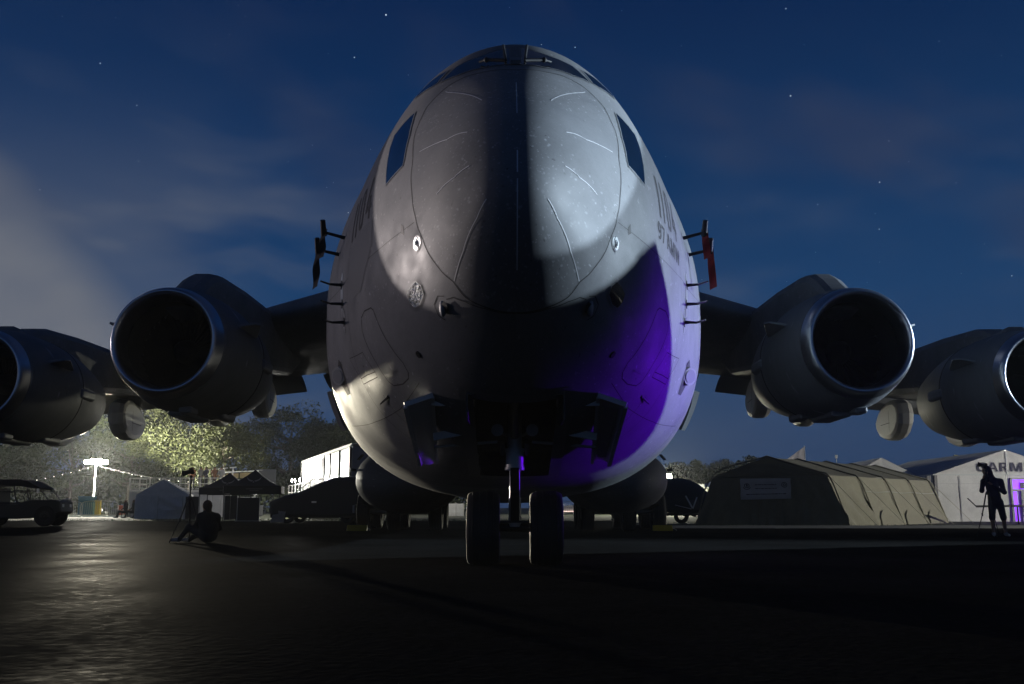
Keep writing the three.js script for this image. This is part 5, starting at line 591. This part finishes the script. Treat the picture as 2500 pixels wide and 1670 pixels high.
function cameraBody(label, pos, turn, tilt) { const t = thing('camera', label, 'camera', pos, turn, 'cameras on tripods'); t.rotation.x = tilt; part('camera_body', [rbox(.14, .1, .07, .015), rbox(.06, .04, .06, .012, 0, .065, 0)], MAT.black, t); part('lens', [cyl([0, 0, -.03], [0, 0, -.14], .042, .046, 18), cyl([0, 0, -.14], [0, 0, -.2], .056, .066, 18)], MAT.black, t); part('lens_glass', [cyl([0, 0, -.139], [0, 0, -.142], .04, .04, 18)], MAT.darkglass, t); part('strap', [tube([[-.08, .03, 0], [-.14, -.06, .03], [-.12, -.3, .03], [-.05, -.42, 0]], .008)], MAT.black, t); return t; }
tripod('tall dark tripod beside the seated photographer on the left', [-7.12, 0, -22.5], 1.58, .42, .1); cameraBody('camera on the tall tripod on the left', [-7.12, 1.56, -22.5], 2.4, .35);
tripod('dark tripod in front of the standing photographer on the right', [12.62, 0, -26.5], 1.86, .34, .9); cameraBody('camera on the tripod of the standing photographer', [12.62, 1.84, -26.5], 1.0, .5);
// the photographer standing bent over the tripod on the right
{
  const J = [.020, .016, .045], S = [.018, .016, .03], W2 = [.4, .4, .4], body = [bone([0, .92, 0], .15, [-.02, 1.1, .0], .145, S), bone([-.02, 1.1, 0], .15, [-.08, 1.42, .02], .17, J), bone([-.24, 1.46, .02], .075, [.12, 1.46, .03], .075, J), bone([-.1, 1.5, .02], .07, [-.17, 1.64, .03], .06, J),
    bone([.17, 1.45, .03], .066, [.2, 1.16, .14], .055, J), bone([.2, 1.16, .14], .052, [-.12, 1.36, .26], .038, J), bone([-.28, 1.45, .02], .066, [-.36, 1.2, .16], .055, J), bone([-.36, 1.2, .16], .052, [-.34, 1.5, .30], .038, J),
    bone([-.09, .9, .0], .105, [-.12, .5, .03], .08, S), bone([-.12, .5, .03], .058, [-.1, .1, -.02], .04, SK), bone([-.1, .06, -.02], .046, [-.14, .04, .16], .036, W2), bone([.09, .9, .0], .105, [.16, .5, .02], .08, S), bone([.16, .5, .02], .058, [.2, .1, -.05], .04, SK), bone([.2, .06, -.05], .046, [.24, .04, .13], .036, W2)];
  const t = thing('person', 'standing person in a dark hooded top and shorts behind a tripod', 'person', [13.0, 0, -26.9], -.2);
  part('body', [skin(body, .022, .05), skin(headBones([-.2, 1.72, .05], [-.6, .8], 1), .008, .02), skin(handBones([-.12, 1.36, .26], [-.7, .5, .2], [0, 1, 0]), .006, .01), skin(handBones([-.34, 1.5, .3], [.2, .8, .2], [-1, 0, 0]), .006, .01)], mSkin, t); part('hood', skin([bone([-.17, 1.76, .03], .112, [-.13, 1.7, .0], .11, J), bone([-.12, 1.64, .0], .1, [-.08, 1.52, .0], .12, J)], .018, .04), mSkin, t); part('hanging_strap', [tube([[-.2, 1.5, .2], [.0, 1.3, .22], [.06, 1.05, .2]], .012)], MAT.black, t);
}
// far groups: a row sitting behind the barrier, and people on the platform
function farPerson(label, pos, turn, pose, col, group) {
  const sit = pose === 'sit', T = [.03, .03, .035], h = sit ? .44 : .86, b = [bone([0, h, 0], .13, [0, h + .22, 0], .13, col), bone([0, h + .22, 0], .14, [0, h + .46, 0], .15, col), bone([-.15, h + .5, 0], .07, [.15, h + .5, 0], .07, col), bone([0, h + .52, 0], .06, [0, h + .6, .01], .055, SK), bone([0, h + .70, .01], .10, [0, h + .66, .02], .085, [.08, .05, .035]), bone([0, h + .64, .05], .07, [0, h + .60, .055], .055, SK)];
  for (const s of [-1, 1]) { if (sit) b.push(bone([s * .1, h - .02, 0], .09, [s * .12, h, .42], .07, T), bone([s * .12, h, .42], .062, [s * .13, .08, .52 + s * .06], .045, T), bone([s * .13, .05, .52 + s * .06], .045, [s * .13, .045, .7 + s * .06], .035, T)); else b.push(bone([s * .1, h, 0], .1, [s * .11, .46, .02], .075, T), bone([s * .11, .46, .02], .065, [s * .11, .08, 0], .045, T), bone([s * .11, .05, 0], .045, [s * .12, .045, .16], .035, T)); b.push(bone([s * .19, h + .48, 0], .055, [s * .24, h + .24, .08], .045, col), bone([s * .24, h + .24, .08], .042, [s * .16, h + .1, .3], .03, col), bone([s * .16, h + .1, .3], .035, [s * .14, h + .1, .38], .028, SK)); }
  const t = thing('person', label, 'person', pos, turn, group); part('body', skin(b, .04, .05), mSkin, t); return t;
}
function chair(label, pos, turn) { const t = thing('folding_chair', label, 'chair', pos, turn, 'folding chairs of the seated row'); part('seat', [box(.46, .04, .42, 0, .33, .05)], MAT.black, t); part('backrest', [box(.46, .42, .03, 0, .66, -.2, -.15, 0, 0)], MAT.black, t); for (const x of [-1, 1]) for (const z of [-.14, .24]) part('leg', cyl([x * .21, 0, z + .02], [x * .21, .33, z], .014, .014, 6), MAT.darkmetal, t); return t; }
['leftmost', 'second', 'third', 'rightmost'].forEach((w, k) => { const p = [-25.5 + k * .5, .03, -67.2 - k * .12], a = -1.15 + k * .1; farPerson((w === 'second' || w === 'third' ? w + ' from the left' : w) + ' person in the seated row before the white tent', p, a, 'sit', [[.05, .05, .05], [.07, .07, .06], [.04, .045, .05], [.06, .05, .05]][k], 'people sitting in a row'); chair((w === 'second' || w === 'third' ? w + ' chair from the left' : w + ' chair') + ' of the seated row before the white tent', p, a); });
[[-22.9, .2, [.3, .12, .06]], [-22.3, 1.0, [.25, .24, .22]], [-21.9, -.6, [.08, .08, .1]], [-21.3, .4, [.2, .1, .06]], [-20.8, .1, [.3, .3, .3]]].forEach(([x, a, c], k) => farPerson(['first', 'second', 'third', 'fourth', 'fifth'][k] + ' person from the left on the viewing platform', [x, 1.98, -72.6], a, 'stand', c, 'people on the viewing platform'));

farPerson('person beyond the right edge between floodlight and khaki tent', [25.6, .03, -38.6], 2.2, 'stand', [.04, .04, .05], 'onlookers beyond the right edge'); farPerson('second onlooker beyond the right edge by the khaki tent', [26.9, .03, -39.6], 2.4, 'stand', [.06, .05, .05], 'onlookers beyond the right edge');
// ------------------------------------------------------------------ trees
const leafMats = [[.050, .068, .018], [.060, .072, .016], [.038, .055, .018]].map(([r, g, b]) => new THREE.MeshPhysicalMaterial({ color: new THREE.Color().setRGB(r, g, b), roughness: .9, transmission: .25, thickness: 0, side: THREE.DoubleSide }));
const bark = M(.10, .085, .065, .9);
function tree(label, x, z, h, r, seed, kind = 0, name = 'broadleaf_tree', lo = .28, dens = 1) {
  const rng = mulberry(seed), t = thing(name, label, 'tree', [x, 0, z], 0, 'trees behind the field'), limbs = [], tips = [], th = h * .5; const lean = (rng() - .5) * .12 * h;
  const trunk = [V(0, -.1, 0), V(lean * .3, th * .5, 0), V(lean * .6, th, (rng() - .5) * .5), V(lean, h * .82, 0)]; for (let k = 0; k < 3; k++) limbs.push(cyl(trunk[k], trunk[k + 1], .045 * h * .62 * (1 - k * .3), .045 * h * .62 * (1 - (k + 1) * .3), 9));
  for (let k = 0; k < 16; k++) { const f = lo + .55 * rng(), a = rng() * 6.283, b = trunk[0].clone().lerp(trunk[3], f); b.x = lerp(0, lean, f); const e = b.clone().add(V(Math.cos(a) * r * (.5 + .35 * rng()), h * (.06 + .16 * rng()), Math.sin(a) * r * (.5 + .35 * rng()))); const m = b.clone().lerp(e, .5).add(V(0, -.03 * h * rng(), 0)); limbs.push(cyl(b, m, .011 * h, .007 * h, 6), cyl(m, e, .007 * h, .003 * h, 5)); tips.push(e); }
  part('trunk', limbs, bark, t);
  const C = []; for (let k = 0; k < 46; k++) { const u = rng() * 2 - 1, a = rng() * 6.283, q = Math.sqrt(1 - u * u), rad = .5 + .5 * Math.sqrt(rng()); C.push([V(lean + Math.cos(a) * q * r * rad, h * (lo + (1 - lo) * (.5 + .5 * u * rad * .92)), Math.sin(a) * q * r * rad), r * (.16 + .2 * rng())]); } for (const e of tips) C.push([e, r * .24]);
  const per = Math.round(190 * dens), pos = [], idx = []; for (const [c, cr] of C) for (let k = 0; k < per; k++) { const u = rng() * 2 - 1, a = rng() * 6.283, q = Math.sqrt(1 - u * u), d = cr * Math.pow(rng(), .45), p = c.clone().add(V(Math.cos(a) * q * d * 1.15, u * d * .8, Math.sin(a) * q * d * 1.15)), s = .06 + .09 * rng(), e1 = V(rng() - .5, rng() - .5, rng() - .5).normalize(), e2 = V(rng() - .5, rng() - .5, rng() - .5).cross(e1).normalize(), o = pos.length / 3; for (const [m, n2] of [[-1, 0], [0, -.55], [1, 0], [0, .55]]) { const w = p.clone().addScaledVector(e1, s * m * 1.3).addScaledVector(e2, s * n2 * 1.3); pos.push(w.x, w.y, w.z); } idx.push(o, o + 1, o + 2, o, o + 2, o + 3); }
  const g = new THREE.BufferGeometry(); g.setAttribute('position', new THREE.Float32BufferAttribute(pos, 3)); g.setIndex(idx); g.computeVertexNormals(); part('crown', g, leafMats[kind], t); return t;
}
const T = [
  ['pale lit tree at the far left edge behind the buggy', -51, -98, 7.6, 4.6, 11, 0], ['bushy tree between the buggy and the glaring floodlight', -43.5, -100, 9.2, 4.8, 12, 0], ['tall pale tree right behind the glaring floodlight', -37, -98, 11.2, 5.0, 13, 0], ['bright tall tree above the viewing platform', -29.8, -94, 10.8, 5.0, 14, 1], ['yellow-lit tree just left of the dark trees', -25.4, -90, 8.6, 3.7, 15, 1],
  ['tall dark tree right of the yellow-lit tree', -24.6, -112, 12.4, 5.2, 16, 2], ['second dark tree from the yellow-lit tree', -20.6, -118, 10.4, 4.6, 17, 2], ['lower dark tree above the pop-up canopies', -18.4, -124, 8.6, 4.4, 18, 2], ['smallest dark tree left of the trailer roof', -21.8, -140, 8.8, 5.4, 19, 2], ['dark tree rising behind the bright trailer', -15.2, -100, 9.6, 4.3, 20, 2], ['tree half hidden between trailer and fuselage', -17.8, -104, 10.0, 4.0, 29, 2], ['low tree filling the gap under the left outer engine', -58, -108, 8.5, 5.5, 30, 0],
  ['dark tree nearest the right-hand far floodlight', 20.6, -112, 6.0, 3.4, 21, 1], ['taller dark tree left of the khaki tent peak', 27, -118, 7.0, 3.9, 22, 2], ['small tree just above the cabin roof', 30.8, -126, 6.6, 3.4, 23, 1], ['low lit bush right of the far floodlight', 17.4, -104, 4.2, 2.4, 24, 1]];
for (const a of T) tree(...a);
tree('low round bush beside the buggy front wheel', -34.9, -71, 1.0, .9, 41, 1, 'bush', .05, .35); tree('bright bush at the foot of the viewing platform', -27.0, -74.2, 1.25, .8, 42, 1, 'bush', .05, .35); tree('second low bush by the wooden crates', -36.6, -73, 1.0, 1.0, 43, 1, 'bush', .05, .35);
// dense undergrowth between the trunks, too thick to tell plants apart
{ const rng = mulberry(321), mk = (n, x0, x1, z0, h0) => { const pos = [], idx = []; for (let k = 0; k < n; k++) { const x = lerp(x0, x1, rng()), z = z0 - 5 * rng(), top = h0 * (.55 + .9 * fbm(x * .28, 7, 3)), p = V(x, top * Math.sqrt(rng()), z), s = .1 + .14 * rng(), e1 = V(rng() - .5, rng() - .5, rng() - .5).normalize(), e2 = V(rng() - .5, rng() - .5, rng() - .5).cross(e1).normalize(), o = pos.length / 3; for (const [m, q] of [[-1, 0], [0, -.6], [1, 0], [0, .6]]) { const w = p.clone().addScaledVector(e1, s * m * 1.4).addScaledVector(e2, s * q * 1.4); pos.push(w.x, w.y, w.z); } idx.push(o, o + 1, o + 2, o, o + 2, o + 3); } const g = new THREE.BufferGeometry(); g.setAttribute('position', new THREE.Float32BufferAttribute(pos, 3)); g.setIndex(idx); g.computeVertexNormals(); return g; };
  setting('undergrowth', mk(42000, -70, -4, -102, 4.6), leafMats[2], 'stuff', 'dense dark undergrowth between the tree trunks'); setting('undergrowth', mk(16000, 12, 60, -128, 3.6), leafMats[2], 'stuff', 'dark scrub far behind the cabin'); }
// ------------------------------------------------------------------ stars: tiny far lights
{ const rng = mulberry(99), l = []; for (let k = 0; k < 150; k++) { const az = R(-34 + 68 * rng()), el = R(7 + 25 * rng()), d = 1800, s = .32 + 1.1 * rng() ** 5; const g = new THREE.IcosahedronGeometry(s, 0); g.translate(d * Math.cos(el) * Math.sin(az), d * Math.sin(el), -d * Math.cos(el) * Math.cos(az)); l.push(g); } const m = setting('sky_stars', l, glow(.75, .85, 1, .9), 'stuff', 'stars scattered over the night sky'); m.castShadow = false; }
// thin haze added to give the lamps a halo in place of lens glare
scene.fog = new THREE.FogExp2(new THREE.Color(.9, .94, 1), .0005);
shade(scene);
renderer.render(scene, camera);
